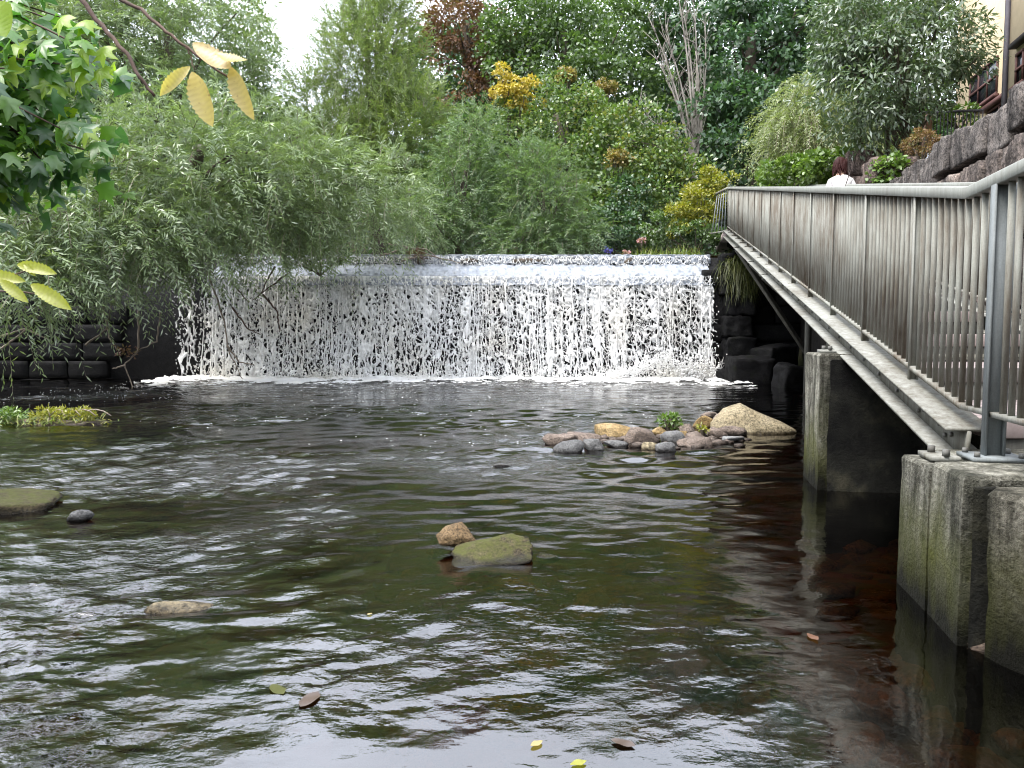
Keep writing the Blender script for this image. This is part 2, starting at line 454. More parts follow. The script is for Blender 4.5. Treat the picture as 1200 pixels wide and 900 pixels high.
def brick_paving():
    m, n, out = new_mat('brick_paving'); p = pos(n)
    b = n.nodes.new("ShaderNodeTexBrick"); n.links.new(p, b.inputs["Vector"])
    b.inputs["Scale"].default_value = 1.0; b.inputs["Brick Width"].default_value = 0.2; b.inputs["Row Height"].default_value = 0.1
    b.inputs["Mortar Size"].default_value = 0.006
    b.inputs["Color1"].default_value = (0.37, 0.30, 0.28, 1); b.inputs["Color2"].default_value = (0.30, 0.25, 0.245, 1); b.inputs["Mortar"].default_value = (0.14, 0.13, 0.12, 1)
    f = tex(n, 'noise', 30, p, 4, 0.7)
    c = mixc(n, 0.35, b.outputs[0], ramp(n, f, [(0.3, (0.4,) * 3), (0.65, (1, 1, 1))]), 'MULTIPLY')
    pbsdf(n, out, c, 0.85, bump(n, b.outputs["Fac"], -0.3, 0.004))
    return m
M['paving'] = brick_paving()

def flat_mat(name, c, rough=0.7, scale=8, var=0.35):
    m, n, out = new_mat(name); p = pos(n)
    f = tex(n, 'noise', scale, p, 5, 0.65)
    pbsdf(n, out, mixc(n, var, c, ramp(n, f, [(0.3, (0.45,) * 3), (0.7, (1, 1, 1))]), 'MULTIPLY'), rough, bump(n, f, 0.2, 0.01), 0.0, 0.15)
    return m
M['render_wall'] = flat_mat('ochre_render', (0.58, 0.47, 0.31), 0.9, 3, 0.3)
M['roof_dark'] = flat_mat('dark_fascia', (0.035, 0.028, 0.028), 0.6)
M['frame_brown'] = flat_mat('brown_window_frame', (0.10, 0.05, 0.045), 0.6)
M['pipe'] = flat_mat('grey_pipe', (0.14, 0.13, 0.15), 0.5)
M['terrace'] = flat_mat('pale_terrace_wall', (0.55, 0.58, 0.66), 0.9, 4, 0.3)
M['terracotta'] = flat_mat('terracotta', (0.36, 0.22, 0.17), 0.9)
M['shirt'] = flat_mat('white_cotton', (0.62, 0.60, 0.60), 0.9, 10, 0.3)
M['trousers'] = flat_mat('dark_denim', (0.03, 0.035, 0.06), 0.9, 20, 0.3)
M['skin'] = flat_mat('skin', (0.52, 0.33, 0.25), 0.6, 20, 0.1)
M['hair'] = flat_mat('auburn_hair', (0.032, 0.008, 0.007), 0.6, 60, 0.6)
M['strap'] = flat_mat('dark_strap', (0.05, 0.04, 0.04), 0.6)
M['shoe'] = flat_mat('shoe_leather', (0.03, 0.03, 0.03), 0.5)

def glass():
    m, n, out = new_mat('window_glass'); p = pos(n)
    b = pbsdf(n, out, (0.02, 0.025, 0.03), 0.06, bump(n, tex(n, 'noise', 1.2, p, 2), 0.05, 0.05), 0.0, 0.8)
    return m
M['glass'] = glass()

def ground_mat():
    m, n, out = new_mat('woodland_ground'); p = pos(n)
    f = tex(n, 'noise', 0.8, p, 6, 0.65); g = tex(n, 'noise', 9, p, 5, 0.7)
    c = ramp(n, f, [(0.35, (0.03, 0.035, 0.015)), (0.55, (0.05, 0.06, 0.02)), (0.7, (0.075, 0.055, 0.035))])
    c = mixc(n, 0.5, c, ramp(n, g, [(0.3, (0.3,) * 3), (0.7, (1, 1, 1))]), 'MULTIPLY')
    # silt and gravel where the river runs
    xyz = n.nodes.new("ShaderNodeSeparateXYZ"); n.links.new(p, xyz.inputs[0])
    v = n.nodes.new("ShaderNodeTexVoronoi"); v.inputs["Scale"].default_value = 7; n.links.new(p, v.inputs["Vector"])
    bedc = mixc(n, 0.55, ramp(n, f, [(0.3, (0.05, 0.03, 0.014)), (0.5, (0.11, 0.07, 0.03)), (0.65, (0.13, 0.115, 0.045))]), v.outputs["Color"], 'SOFT_LIGHT')
    c = mixc(n, math_(n, 'MULTIPLY', math_(n, 'SUBTRACT', 0.12, xyz.outputs[2]), 8.0, True), c, bedc)
    pbsdf(n, out, c, 0.95, bump(n, math_(n, 'ADD', g, v.outputs["Distance"]), 0.8, 0.05))
    return m
M['ground'] = ground_mat()

def water_mat(name, tint, fine1=5.0, fine2=17.0, s1=0.35, s2=0.25, rough=0.015, d1=0.03):
    """clear brown water: mirror by Fresnel, the rest passes to the bed with a peaty tint"""
    m, n, out = new_mat(name); p = pos(n)
    calm = tex(n, 'noise', 0.55, p, 3, 0.55)
    at = n.nodes.new('ShaderNodeAttribute'); at.attribute_name = 'rnd'
    k = math_(n, 'MULTIPLY', ramp(n, calm, [(0.36, (0.2,) * 3), (0.62, (1, 1, 1))]), math_(n, 'MULTIPLY', at.outputs['Fac'], 1.15))
    n1 = tex(n, 'noise', fine1, p, 3, 0.5, (0.75, 1.25, 1.0), 0.4)
    n2 = tex(n, 'noise', fine2, p, 3, 0.55, (0.8, 1.2, 1.0), 0.5)
    b1 = n.nodes.new("ShaderNodeBump"); b1.inputs["Distance"].default_value = d1
    n.links.new(n1, b1.inputs["Height"]); n.links.new(math_(n, 'MULTIPLY', k, s1), b1.inputs["Strength"])
    b2 = n.nodes.new("ShaderNodeBump"); b2.inputs["Distance"].default_value = 0.012
    n.links.new(n2, b2.inputs["Height"]); n.links.new(math_(n, 'MULTIPLY', k, s2), b2.inputs["Strength"]); n.links.new(b1.outputs[0], b2.inputs["Normal"])
    nb = b2.outputs[0]
    fr = n.nodes.new("ShaderNodeFresnel"); fr.inputs[0].default_value = 2.15; n.links.new(nb, fr.inputs["Normal"])
    gl = n.nodes.new("ShaderNodeBsdfGlossy"); gl.inputs["Roughness"].default_value = rough; gl.inputs[0].default_value = (1, 1, 1, 1)
    n.links.new(nb, gl.inputs["Normal"])
    tr = n.nodes.new("ShaderNodeBsdfTransparent"); tr.inputs[0].default_value = (*tint, 1)
    mx = n.nodes.new("ShaderNodeMixShader")
    n.links.new(fr.outputs[0], mx.inputs[0]); n.links.new(tr.outputs[0], mx.inputs[1]); n.links.new(gl.outputs[0], mx.inputs[2])
    n.links.new(mx.outputs[0], out.inputs[0])
    return m
M['water'] = water_mat('peaty_water', (0.36, 0.235, 0.115), fine1=9.0, fine2=30.0, s1=0.6, s2=0.7)

def foam_mat(name, c=(0.84, 0.84, 0.83), trans=0.2, mottled=0.1):
    m, n, out = new_mat(name); p = pos(n)
    f = tex(n, 'noise', 7, p, 5, 0.65); big = tex(n, 'noise', 0.9, p, 3, 0.5)
    col = mixc(n, mottled, c, ramp(n, f, [(0.3, (0.45, 0.46, 0.48)), (0.65, (1, 1, 1))]), 'MULTIPLY')
    col = mixc(n, math_(n, 'MULTIPLY', math_(n, 'SUBTRACT', big, 0.45), 2.0, True), col, mixc(n, 1.0, col, (0.95, 0.9, 0.8), 'MULTIPLY'))
    b = n.nodes.new("ShaderNodeBsdfPrincipled"); n.links.new(col, b.inputs["Base Color"]); b.inputs["Roughness"].default_value = 0.3
    t = n.nodes.new("ShaderNodeBsdfTranslucent"); n.links.new(col, t.inputs[0])
    mx = n.nodes.new("ShaderNodeMixShader"); mx.inputs[0].default_value = trans
    n.links.new(b.outputs[0], mx.inputs[1]); n.links.new(t.outputs[0], mx.inputs[2]); n.links.new(mx.outputs[0], out.inputs[0])
    return m
M['foam'] = foam_mat('white_water')
M['foam_blue'] = foam_mat('crest_water', (0.40, 0.43, 0.48), 0.15, 0.8)

# ------------------------------------------------------------------ the ground
RA, RS = 1.379, 0.209                       # plan line of the river railing: X = RA + RS * Y
def rail_x(D, off=0.0): return RA + RS * D + off * 1.0217
def xl(y): return -4.6 - 0.45 * np.clip(y, -30, 20.1)
def xr(y): return 3.2 + RS * np.clip(y, -30, 60)

def ground_h(x, y):
    l, r = xl(y), xr(y) + 0.25
    bed = -0.40 - 0.25 * fbm(x * 0.5, y * 0.5, 3, 3) + 0.22 * fbm(x * 2, y * 2, 5, 2) - 0.55 * sstep(7, 14, y)
    bank_l = np.minimum(3.3, 0.9 * np.maximum(l - x, 0) - 0.05) + 0.12 * np.maximum(l - 3.5 - x, 0)
    bank_r = 3.15 + 0.12 * np.maximum(x - r - 1.0, 0)
    low = np.where(x < l, np.maximum(bed, bank_l), np.where(x > r, bank_r, bed))
    chan = 2.55 + 0 * x
    edge = np.maximum(np.maximum(-11.5 - x, x - 6.2), y - 27.5)
    up = np.where(edge > 0, np.minimum(3.45 + 0.5 * edge, 10.5 + 0.05 * edge), chan)
    up = np.where((x > r) & (edge < 12), np.maximum(bank_r, 3.15), up)
    t = sstep(20.1, 20.7, y)
    h = low * (1 - t) + up * t
    far = np.clip((np.hypot(x, y) - 60) / 60, 0, 1)
    return np.clip(h, -3, 16) + (fbm(x * 0.7, y * 0.7, 9, 3) - 0.5) * 0.3 * (h > 0.5)

def axis(lo, hi, step, far):
    core = np.arange(lo, hi + 1e-6, step)
    out = step; a = []; q = hi
    while q < far: out *= 1.35; q += out; a.append(q)
    out = step; b = []; q = lo
    while q > -far: out *= 1.35; q -= out; b.append(q)
    return np.concatenate([b[::-1], core, a])
gx, gy = axis(-18, 16, 0.4, 600), axis(-8, 46, 0.4, 600)
GX, GY = np.meshgrid(gx, gy)
GZ = ground_h(GX, GY)
nx, ny = len(gx), len(gy)
idx = np.arange(nx * ny).reshape(ny, nx)
Q = np.stack([idx[:-1, :-1], idx[:-1, 1:], idx[1:, 1:], idx[1:, :-1]], -1).reshape(-1, 4)
tag(link('ground', np_mesh('ground', np.stack([GX, GY, GZ], -1).reshape(-1, 3), [Q], True), M['ground']), kind='structure')

# ------------------------------------------------------------------ the river below the weir
def waves(X, Y):
    r = np.random.default_rng(11)
    rough = 0.22 + 0.78 * sstep(0.40, 0.66, fbm(X * 0.55 + 3, Y * 0.42, 21, 2))
    calm_r = sstep(0.2, 2.4, xr(Y) - 1.1 - X)                  # still water by the bridge
    calm_n = 0.16 + 0.84 * sstep(2.35, 3.9, Y + 0.75 * np.abs(X - 0.45) + 0.8 * (fbm(X * 1.1, Y * 1.1, 51, 2) - 0.5))
    amp = rough * (0.07 + 0.93 * calm_r) * calm_n
    wx = X + 0.30 * fbm(X * 0.8, Y * 0.8, 31, 2); wy = Y + 0.45 * fbm(X * 0.9 + 7, Y * 0.9, 32, 2)
    Z = np.zeros_like(X); N = 70
    for i in range(N):
        lam = 0.05 * (1.0 + 8.0 * r.random() ** 2.6)
        th = r.normal(R(100), R(33))
        k = 2 * np.pi / lam
        fade = np.exp(-(0.055 * np.maximum(Y, 1) / lam * 0.24) ** 2) if lam < 0.3 else 1.0
        sl = 0.25 / math.sqrt(N / 2)                           # slope carried by each train
        Z += fade * sl / k * np.sin(k * (wx * np.cos(th) + wy * np.sin(th)) + r.random() * 6.28)
    far_k = sstep(4.0, 8.0, Y) * (0.35 + 0.65 * calm_r) * (0.4 + 0.6 * sstep(0.38, 0.6, fbm(X * 0.5 + 8, Y * 0.35, 71, 2)))
    for i in range(26):                                        # longer chop that still shows far off
        lam = r.uniform(0.22, 0.7); k = 2 * np.pi / lam; th = r.normal(R(96), R(26))
        Z = Z + far_k / np.maximum(amp, 0.05) * 0.13 / math.sqrt(13) / k * np.sin(k * (wx * np.cos(th) + wy * np.sin(th)) + r.random() * 6.28)
    return amp, Z * amp + 0.012 * (fbm(X * 0.6, Y * 0.6, 41, 2) - 0.5)

ys = [-25.0, -12, -6, -3, -1, 0.2, 1.0]
y = 1.3
while y < 20.15:
    ys.append(y); y += max(0.013, 0.0044 * y)
ys.append(20.2)
ys = np.array(ys)
u = np.linspace(0, 1, 760)
lo, hi = xl(ys) - 0.6, xr(ys) + 0.25
WX = lo[:, None] + (hi - lo)[:, None] * u[None, :]
WY = np.repeat(ys[:, None], len(u), 1)
CHOP, WZ = waves(WX, WY)
idx = np.arange(WX.size).reshape(WX.shape)
Q = np.stack([idx[:-1, :-1], idx[:-1, 1:], idx[1:, 1:], idx[1:, :-1]], -1).reshape(-1, 4)
tag(link('river_water', np_mesh('river_water', np.stack([WX, WY, WZ], -1).reshape(-1, 3), [Q], True, np.clip(CHOP[:-1, :-1].ravel(), 0, 1)), M['water']), kind='structure')

# the river above the weir
V = [(-12.5, 20.95, 3.27), (6.9, 20.95, 3.27), (6.9, 29, 3.28), (-12.5, 29, 3.28)]
tag(link('upper_river', np_mesh('upper_river', V, [[[0, 1, 2, 3]]], False, [0.5]), M['water']), kind='structure')

# ------------------------------------------------------------------ rough blocks and stones
def cube_grid(n):
    """unit cube surface with n x n quads per face, welded"""
    bm = bmesh.new(); bmesh.ops.create_cube(bm, size=1.0)
    bmesh.ops.subdivide_edges(bm, edges=bm.edges[:], cuts=n - 1, use_grid_fill=True)
    bm.verts.index_update()
    V = np.array([v.co[:] for v in bm.verts]); Qs = [[v.index for v in f.verts] for f in bm.faces if len(f.verts) == 4]
    bm.free(); return V, np.array(Qs)
CG = {k: cube_grid(k) for k in (4, 6, 8, 10)}
def ico(n):
    bm = bmesh.new(); bmesh.ops.create_icosphere(bm, subdivisions=n, radius=1.0)
    bm.verts.index_update()
    V = np.array([v.co[:] for v in bm.verts]); T = np.array([[v.index for v in f.verts] for f in bm.faces]); bm.free(); return V, T
ICO = {k: ico(k) for k in (1, 2, 3)}

def n3(V, s, seed):
    return np.array([mnoise.noise(Vector(v) * s + Vector((seed * 3.1, seed * 1.7, seed * 0.9))) for v in V])

def rough_block(name, size, mat, parent=None, loc=(0, 0, 0), rotz=0.0, amp=0.03, seed=0, n=4, rnd=0.12, tilt=0.0):
    V, Qs = CG[n]
    V = V.copy()
    rr = np.random.default_rng(abs(int(seed)) + 40)
    sph = V / np.linalg.norm(V, axis=1, keepdims=True) * 0.62
    V = V * (1 - rnd) + sph * rnd
    # no two corners alike: skew the block a little
    V = V + V[:, [1, 2, 0]] * rr.normal(0, 0.03, 3) * min(1, amp * 30) * 0.8
    V = V * np.array(size)
    L = np.linalg.norm(V, axis=1, keepdims=True)
    m = max(min(size), 0.15)
    d = n3(V, 1.6 / m, seed) * 1.2 + n3(V, 4.2 / m, seed + 9) * 0.9 + np.abs(n3(V, 8.0 / m, seed + 19)) * 0.6 - 0.2
    V = V + V / L * (d * amp)[:, None]
    for _ in range(3):                                     # knocked-off corners
        q = rr.normal(size=3) * np.array([1, 1, 0.8]); q /= np.linalg.norm(q)
        hmax = (V @ q).max(); h = hmax * rr.uniform(0.80, 0.95); sd_ = V @ q
        V = V - np.where(sd_ > h, (sd_ - h) * 0.85, 0)[:, None] * q
    o = link(name, np_mesh(name, V, [Qs]), mat, parent)
    o.location = loc; o.rotation_euler = (tilt, 0, rotz)
    return o

def boulder(name, size, mat, loc, rot=(0, 0, 0), seed=0, flat=0.0, amp=0.22, sub=3, parent=None, smooth=True, pw=1.0, chips=7):
    V, T = ICO[sub]
    V = V.copy()
    a = 1 + amp * 1.3 * n3(V, 1.0, seed) + amp * 0.7 * n3(V, 2.4, seed + 5)
    V = np.sign(V) * np.abs(V) ** pw
    V = V * a[:, None]
    rr = np.random.default_rng(seed + 100)
    for _ in range(chips):                                 # broken planes
        d = rr.normal(size=3); d /= np.linalg.norm(d)
        h = rr.uniform(0.55, 0.88); s = V @ d
        V = V - np.where(s > h, (s - h) * 0.92, 0)[:, None] * d
    V *= (1 + 0.03 * n3(V, 6, seed + 8))[:, None]
    V = V / np.abs(V).max(0) * (np.array(size) / 2)
    o = link(name, np_mesh(name, V, [T], smooth), mat, parent)
    o.location = loc; o.rotation_euler = rot
    return o

def hull_rock(name, size, mat, loc, rot=(0, 0, 0), seed=0, npts=16, pw=0.6, rough=0.03, smooth_n=1, parent=None, cuts=3):
    """angular broken stone: the hull of scattered points, edges worn, faces roughened"""
    rr = np.random.default_rng(seed)
    p = rr.normal(size=(npts, 3)); p /= np.linalg.norm(p, axis=1, keepdims=True)
    p = np.sign(p) * np.abs(p) ** pw * rr.uniform(0.85, 1.0, (npts, 1))
    bm = bmesh.new()
    for q in p: bm.verts.new(q)
    res = bmesh.ops.convex_hull(bm, input=bm.verts[:])
    bmesh.ops.delete(bm, geom=[v for v in bm.verts if not v.link_faces], context='VERTS')
    for _ in range(2):
        bmesh.ops.subdivide_edges(bm, edges=[e for e in bm.edges if e.calc_length() > 0.22], cuts=1, use_grid_fill=True)
        bmesh.ops.triangulate(bm, faces=bm.faces[:])
    for _ in range(smooth_n): bmesh.ops.smooth_vert(bm, verts=bm.verts[:], factor=0.35, use_axis_x=True, use_axis_y=True, use_axis_z=True)
    bmesh.ops.subdivide_edges(bm, edges=[e for e in bm.edges if e.calc_length() > 0.16], cuts=1, use_grid_fill=True)
    bmesh.ops.triangulate(bm, faces=bm.faces[:])
    bm.verts.index_update()
    V = np.array([v.co[:] for v in bm.verts]); T = np.array([[v.index for v in f.verts] for f in bm.faces]); bm.free()
    V = V / (np.abs(V).max(0) + 1e-6)
    V = V * (1 + rough * n3(V, 3, seed) + rough * 0.8 * n3(V, 8, seed + 3))[:, None] * (np.array(size) / 2)
    o = link(name, np_mesh(name, V, [T], False), mat, parent)
    o.location = loc; o.rotation_euler = rot
    return o

def rough_prism(name, poly, z0, z1, mat, parent, seed=0, step=0.07, amp=0.007, edge=0.015):
    """upright block with a polygon plan, worn edges and an uneven face"""
    poly = np.array(poly, float); k = len(poly)
    ring = []
    for i in range(k):
        a, b = poly[i], poly[(i + 1) % k]
        m = max(2, int(np.linalg.norm(b - a) / step))
        for t in np.arange(m) / m: ring.append(a * (1 - t) + b * t)
    ring = np.array(ring); c = poly.mean(0); n = len(ring)
    zs = list(np.linspace(z0, z1 - edge, max(3, int((z1 - z0) / step)))) + [z1]
    V = []
    for z in zs:
        rr = ring if z < z1 else ring + (c - ring) / np.linalg.norm(c - ring, axis=1, keepdims=True) * edge
        V.append(np.column_stack([rr, np.full(n, z)]))
    V = np.vstack(V)
    out = V[:, :2] - c; out /= np.linalg.norm(out, axis=1, keepdims=True)
    d = n3(V, 3.0, seed) * amp + n3(V, 11.0, seed + 3) * amp * 0.8
    V[:, :2] += out * d[:, None]
    i = np.arange(len(zs) - 1)[:, None] * n; j = np.arange(n)[None, :]; j2 = (j + 1) % n
    Qs = np.stack([i + j, i + j2, i + n + j2, i + n + j], -1).reshape(-1, 4)
    top = (len(zs) - 1) * n
    me = bpy.data.meshes.new(name)
    bm = bmesh.new()
    vs = [bm.verts.new(v) for v in V]
    for q in Qs: bm.faces.new([vs[a] for a in q])
    f = bm.faces.new(vs[top:top + n])
    bmesh.ops.triangulate(bm, faces=[f])
    bmesh.ops.recalc_face_normals(bm, faces=bm.faces[:])
    bm.to_mesh(me); bm.free()
    return link(name, me, mat, parent)

# ------------------------------------------------------------------ weir
WL, WR_ = -16.0, 7.4                       # extent of the weir wall
FALL_L, FALL_R = P(245, 400, 20).x, P(836, 400, 20).x
weir = empty('weir', (0, 20.4, -0.7), 'dark stone weir wall crossing the river behind the falling water', 'weir')
def wbuild(mb, name, mat, **k):
    o = mb.obj(name, mat, None, **k); o.parent = weir; o.matrix_parent_inverse = Matrix.Translation(weir.location).inverted(); return o
mb = MB()
prof = [(20.12, -0.9), (20.12, 2.45), (20.2, 2.62), (20.85, 2.98), (20.86, 3.2), (21.1, 3.23), (21.3, 2.2), (21.3, -0.9)]
V = [(x, a, b) for x in (WL, WR_) for a, b in prof]; k = len(prof)
mb.add(V, [[i, (i + 1) % k, k + (i + 1) % k, k + i] for i in range(k)])
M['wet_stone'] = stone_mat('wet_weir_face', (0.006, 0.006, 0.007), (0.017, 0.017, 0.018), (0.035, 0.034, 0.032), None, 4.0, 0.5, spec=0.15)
wbuild(mb, 'weir_core', M['wet_stone'])
row = 0
z = -0.45
while z < 2.4:
    hgt = 0.47
    x = WL + (0.3 if row % 2 else 0.0)
    while x < WR_:
        ln = random.uniform(0.85, 1.35)
        if x + ln > FALL_L - 1.6 and x < FALL_R - 0.6:      # behind the falling water the core shows
            x += ln; continue
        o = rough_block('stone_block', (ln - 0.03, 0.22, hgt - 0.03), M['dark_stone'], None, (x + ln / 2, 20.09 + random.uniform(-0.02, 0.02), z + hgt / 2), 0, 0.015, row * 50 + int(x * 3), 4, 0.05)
        o.parent = weir; o.matrix_parent_inverse = Matrix.Translation(weir.location).inverted()
        x += ln
    z += hgt; row += 1

# falling water, a lace of strands with holes
def lace(x0, x1, ztop, zbot, y0, bow, cw, ch, r0, seed, keep=0.9, dens=None, sides=4):
    r = np.random.default_rng(seed)
    nc = int((x1 - x0) / cw); nr = int((ztop - zbot) / ch) + 1
    ix, iz = np.meshgrid(np.arange(nc + 1), np.arange(nr + 1))
    X = x0 + (ix + 0.5 * (iz % 2)) * cw + r.normal(0, 0.27, ix.shape) * cw
    Zf = iz / nr
    Z = ztop - (ztop - zbot) * Zf ** 0.92 + r.normal(0, 0.26, ix.shape) * ch * (0.3 + 0.7 * Zf)
    Z = np.clip(Z, zbot - 0.05, ztop)
    Yv = y0 - bow * Zf ** 1.2 + r.normal(0, 0.045, ix.shape) * (0.3 + Zf)
    pts = np.stack([X, Yv, Z], -1)
    A, B, rad = [], [], []
    col = 0.55 + 0.9 * fbm(np.arange(nc + 2) * 0.33, np.zeros(nc + 2), seed, 3)
    for j in range(nr):
        for i in range(nc):
            for di in ((0, 1) if j % 2 else (-1, 0)):
                q = i + di
                if 0 <= q <= nc and r.random() < keep * min(1.0, 1.15 - 0.35 * j / nr):
                    A.append(pts[j, i]); B.append(pts[j + 1, q]); rad.append(r0 * col[i] * r.uniform(0.45, 1.5) * (1.25 - 0.45 * j / nr))
            if r.random() < 0.16:
                A.append(pts[j, i]); B.append(pts[j, i + 1]); rad.append(r0 * 0.6 * r.uniform(0.5, 1.1))
    A, B, rad = np.array(A), np.array(B), np.array(rad)
    m = len(A)
    mid = (A + B) / 2 + r.normal(0, 0.3, (m, 3)) * np.array([cw, 0.03, ch * 0.35])
    P3 = np.stack([A, mid, B], 1)
    prof = np.array([1.0, 0.72, 1.0])
    ang = np.linspace(0, 2 * np.pi, sides, endpoint=False) + 0.6
    d = B - A; d /= np.linalg.norm(d, axis=1, keepdims=True) + 1e-9
    a = np.cross(d, np.array([0, 1.0, 0])); a /= np.linalg.norm(a, axis=1, keepdims=True) + 1e-9
    b = np.cross(d, a)
    ringv = a[:, None, None, :] * np.cos(ang)[None, None, :, None] + b[:, None, None, :] * np.sin(ang)[None, None, :, None]
    V = P3[:, :, None, :] + ringv * (rad[:, None, None, None] * prof[None, :, None, None])
    V = V.reshape(-1, 3)
    base = (np.arange(m) * 3 * sides)[:, None, None]
    k = np.arange(2)[None, :, None] * sides; j = np.arange(sides)[None, None, :]; j2 = (j + 1) % sides
    Qs = np.stack([base + k + j, base + k + j2, base + k + sides + j2, base + k + sides + j], -1).reshape(-1, 4)
    return V, Qs

fall = empty('waterfall', (0, 19.9, 0), 'white lacy curtain of water falling over the weir', 'waterfall', kind='structure')
mb = MB()
LIPZ = 2.66
mb.add(*lace(FALL_L, FALL_R, LIPZ, 0.0, 20.0, 0.44, 0.13, 0.12, 0.008, 1, 0.45))
o = mb.obj('water_lace', M['foam'], fall, True); tag(o, kind='stuff'); o.matrix_parent_inverse = Matrix.Translation(fall.location).inverted()
def worley(X, Y, seed):
    """distance to the nearest and second nearest jittered point"""
    xi = np.floor(X).astype(np.int64); yi = np.floor(Y).astype(np.int64)
    f1 = np.full(X.shape, 9.0); f2 = np.full(X.shape, 9.0)
    for dx in (-1, 0, 1):
        for dy in (-1, 0, 1):
            a, b = xi + dx, yi + dy
            h1 = np.sin(a * 127.1 + b * 311.7 + seed * 13.7) * 43758.5453; h2 = np.sin(a * 269.5 + b * 183.3 + seed * 7.1) * 24634.6345
            d = np.hypot(a + (h1 - np.floor(h1)) - X, b + (h2 - np.floor(h2)) - Y)
            f2 = np.where(d < f1, f1, np.minimum(f2, d)); f1 = np.minimum(f1, d)
    return f1, f2
def curtain(name, y0, bow, seed, cw, ch, open_top, open_bot, x0, x1):
    dx, dz = 0.019, 0.021
    xs = np.arange(x0, x1, dx); t = np.linspace(0, 1, int(LIPZ / dz))
    X, T_ = np.meshgrid(xs, t)
    Zc = LIPZ * (1 - T_)
    wob = fbm(X * 6, Zc * 4, seed, 3); wob2 = fbm(X * 6 + 9, Zc * 5, seed + 3, 3)
    U = X / cw + (wob - 0.5) * 1.5; Vv = Zc / (ch * (0.8 + 0.5 * T_)) + (wob2 - 0.5) * 1.2
    f1, f2 = worley(U, Vv, seed)
    lace_ = f2 - f1
    strm = fbm(X * 4.2, Zc * 0.16, seed + 7, 3) - 0.5           # denser and thinner streams side by side
    patch = fbm(X * 0.5, Zc * 0.5, seed + 8, 2) - 0.5
    thr = open_top + (open_bot - open_top) * T_ ** 0.7 + strm * 1.5 + patch * 0.5
    hole = lace_ > np.maximum(0.10 if open_top < 0.5 else 0.0, np.maximum(0.62 - thr, 0.10 + strm * 0.5))
    Y = y0 - bow * T_ ** 1.25 - (wob - 0.5) * 0.10 * (0.3 + T_) + np.clip(lace_, 0, 0.5) * 0.09 - (fbm(X * 24, Zc * 7, seed + 15, 2) - 0.5) * 0.035
    Xo = X + (wob2 - 0.5) * 0.02
    idx = np.arange(X.size).reshape(X.shape)
    Q = np.stack([idx[:-1, :-1], idx[:-1, 1:], idx[1:, 1:], idx[1:, :-1]], -1)[~hole[:-1, :-1]]
    o = link(name, np_mesh(name, np.stack([Xo, Y, Zc], -1).reshape(-1, 3), [Q.reshape(-1, 4)], True), M['foam'], fall)
    o.matrix_parent_inverse = Matrix.Translation(fall.location).inverted(); return tag(o, kind='stuff')
curtain('water_curtain', 20.0, 0.42, 1, 0.115, 0.25, 0.17, 0.72, FALL_L, FALL_R)
curtain('water_curtain', 20.05, 0.20, 2, 0.125, 0.28, 0.17, 0.88, FALL_L + 0.04, FALL_R)
# heavier single threads of water
mb = MB()
for i in range(110):
    x = random.uniform(FALL_L, FALL_R); zt = random.choice([LIPZ, LIPZ, random.uniform(1.0, LIPZ)])
    n = 16; t = np.linspace(0, 1, n); zz = zt * (1 - t)
    f = (LIPZ - zz) / LIPZ
    xx = x + np.cumsum(np.random.default_rng(i).normal(0, 0.016, n)); yy = 20.0 - 0.40 * f ** 1.2
    mb.tube(np.column_stack([xx, yy, zz]), np.random.default_rng(i + 900).uniform(0.004, 0.020, n) * random.uniform(0.4, 1.2), 5)
o = mb.obj('water_thread', M['foam'], fall, True); tag(o, kind='stuff'); o.matrix_parent_inverse = Matrix.Translation(fall.location).inverted()
# drops
r = np.random.default_rng(5); V0, T0 = ICO[1]
mb = MB(); n = 1500
dz = LIPZ * (1 - r.random(n) ** 0.6); dx = r.uniform(FALL_L - 0.1, FALL_R + 0.1, n)
for i in range(n):
    f = (LIPZ - dz[i]) / LIPZ
    s = r.uniform(0.006, 0.018)
    mb.add(V0 * np.array([s, s, s * r.uniform(1.2, 3.2)]) + np.array([dx[i], 19.98 - 0.42 * f ** 1.2 + r.normal(0, 0.06), dz[i]]), None, T0)
o = mb.obj('water_drop', M['foam'], fall, True); tag(o, kind='stuff'); o.matrix_parent_inverse = Matrix.Translation(fall.location).inverted()
# water sliding over the sloped crest and the small step above it
def sheet(x0, x1, profile, nxs, amp, seed, mat, name):
    prof = np.array(profile); xs = np.linspace(x0, x1, nxs)
    t = np.linspace(0, len(prof) - 1, (len(prof) - 1) * 6 + 1)
    py = np.interp(t, np.arange(len(prof)), prof[:, 0]); pz = np.interp(t, np.arange(len(prof)), prof[:, 1])
    X, T_ = np.meshgrid(xs, t)
    Y = np.repeat(py[:, None], nxs, 1); Z = np.repeat(pz[:, None], nxs, 1)
    nse = (fbm(X * 9, T_ * 4, seed, 3) - 0.5) * amp + (fbm(X * 28, T_ * 6, seed + 5, 2) - 0.5) * amp * 0.7
    Y = Y - nse; Z = Z + nse * 0.6
    idx = np.arange(X.size).reshape(X.shape)
    Q = np.stack([idx[:-1, :-1], idx[:-1, 1:], idx[1:, 1:], idx[1:, :-1]], -1).reshape(-1, 4)
    o = link(name, np_mesh(name, np.stack([X, Y, Z], -1).reshape(-1, 3), [Q], True), mat, fall)
    o.matrix_parent_inverse = Matrix.Translation(fall.location).inverted(); return o
sheet(FALL_L, FALL_R, [(20.83, 3.03), (20.5, 2.86), (20.2, 2.70), (20.06, 2.62), (19.98, 2.42)], 420, 0.10, 3, M['foam_blue'], 'crest_sheet')
sheet(FALL_L, FALL_R + 0.1, [(20.98, 3.285), (20.88, 3.28), (20.85, 3.22), (20.83, 3.05)], 420, 0.075, 9, M['foam_blue'], 'step_sheet')
mb = MB()
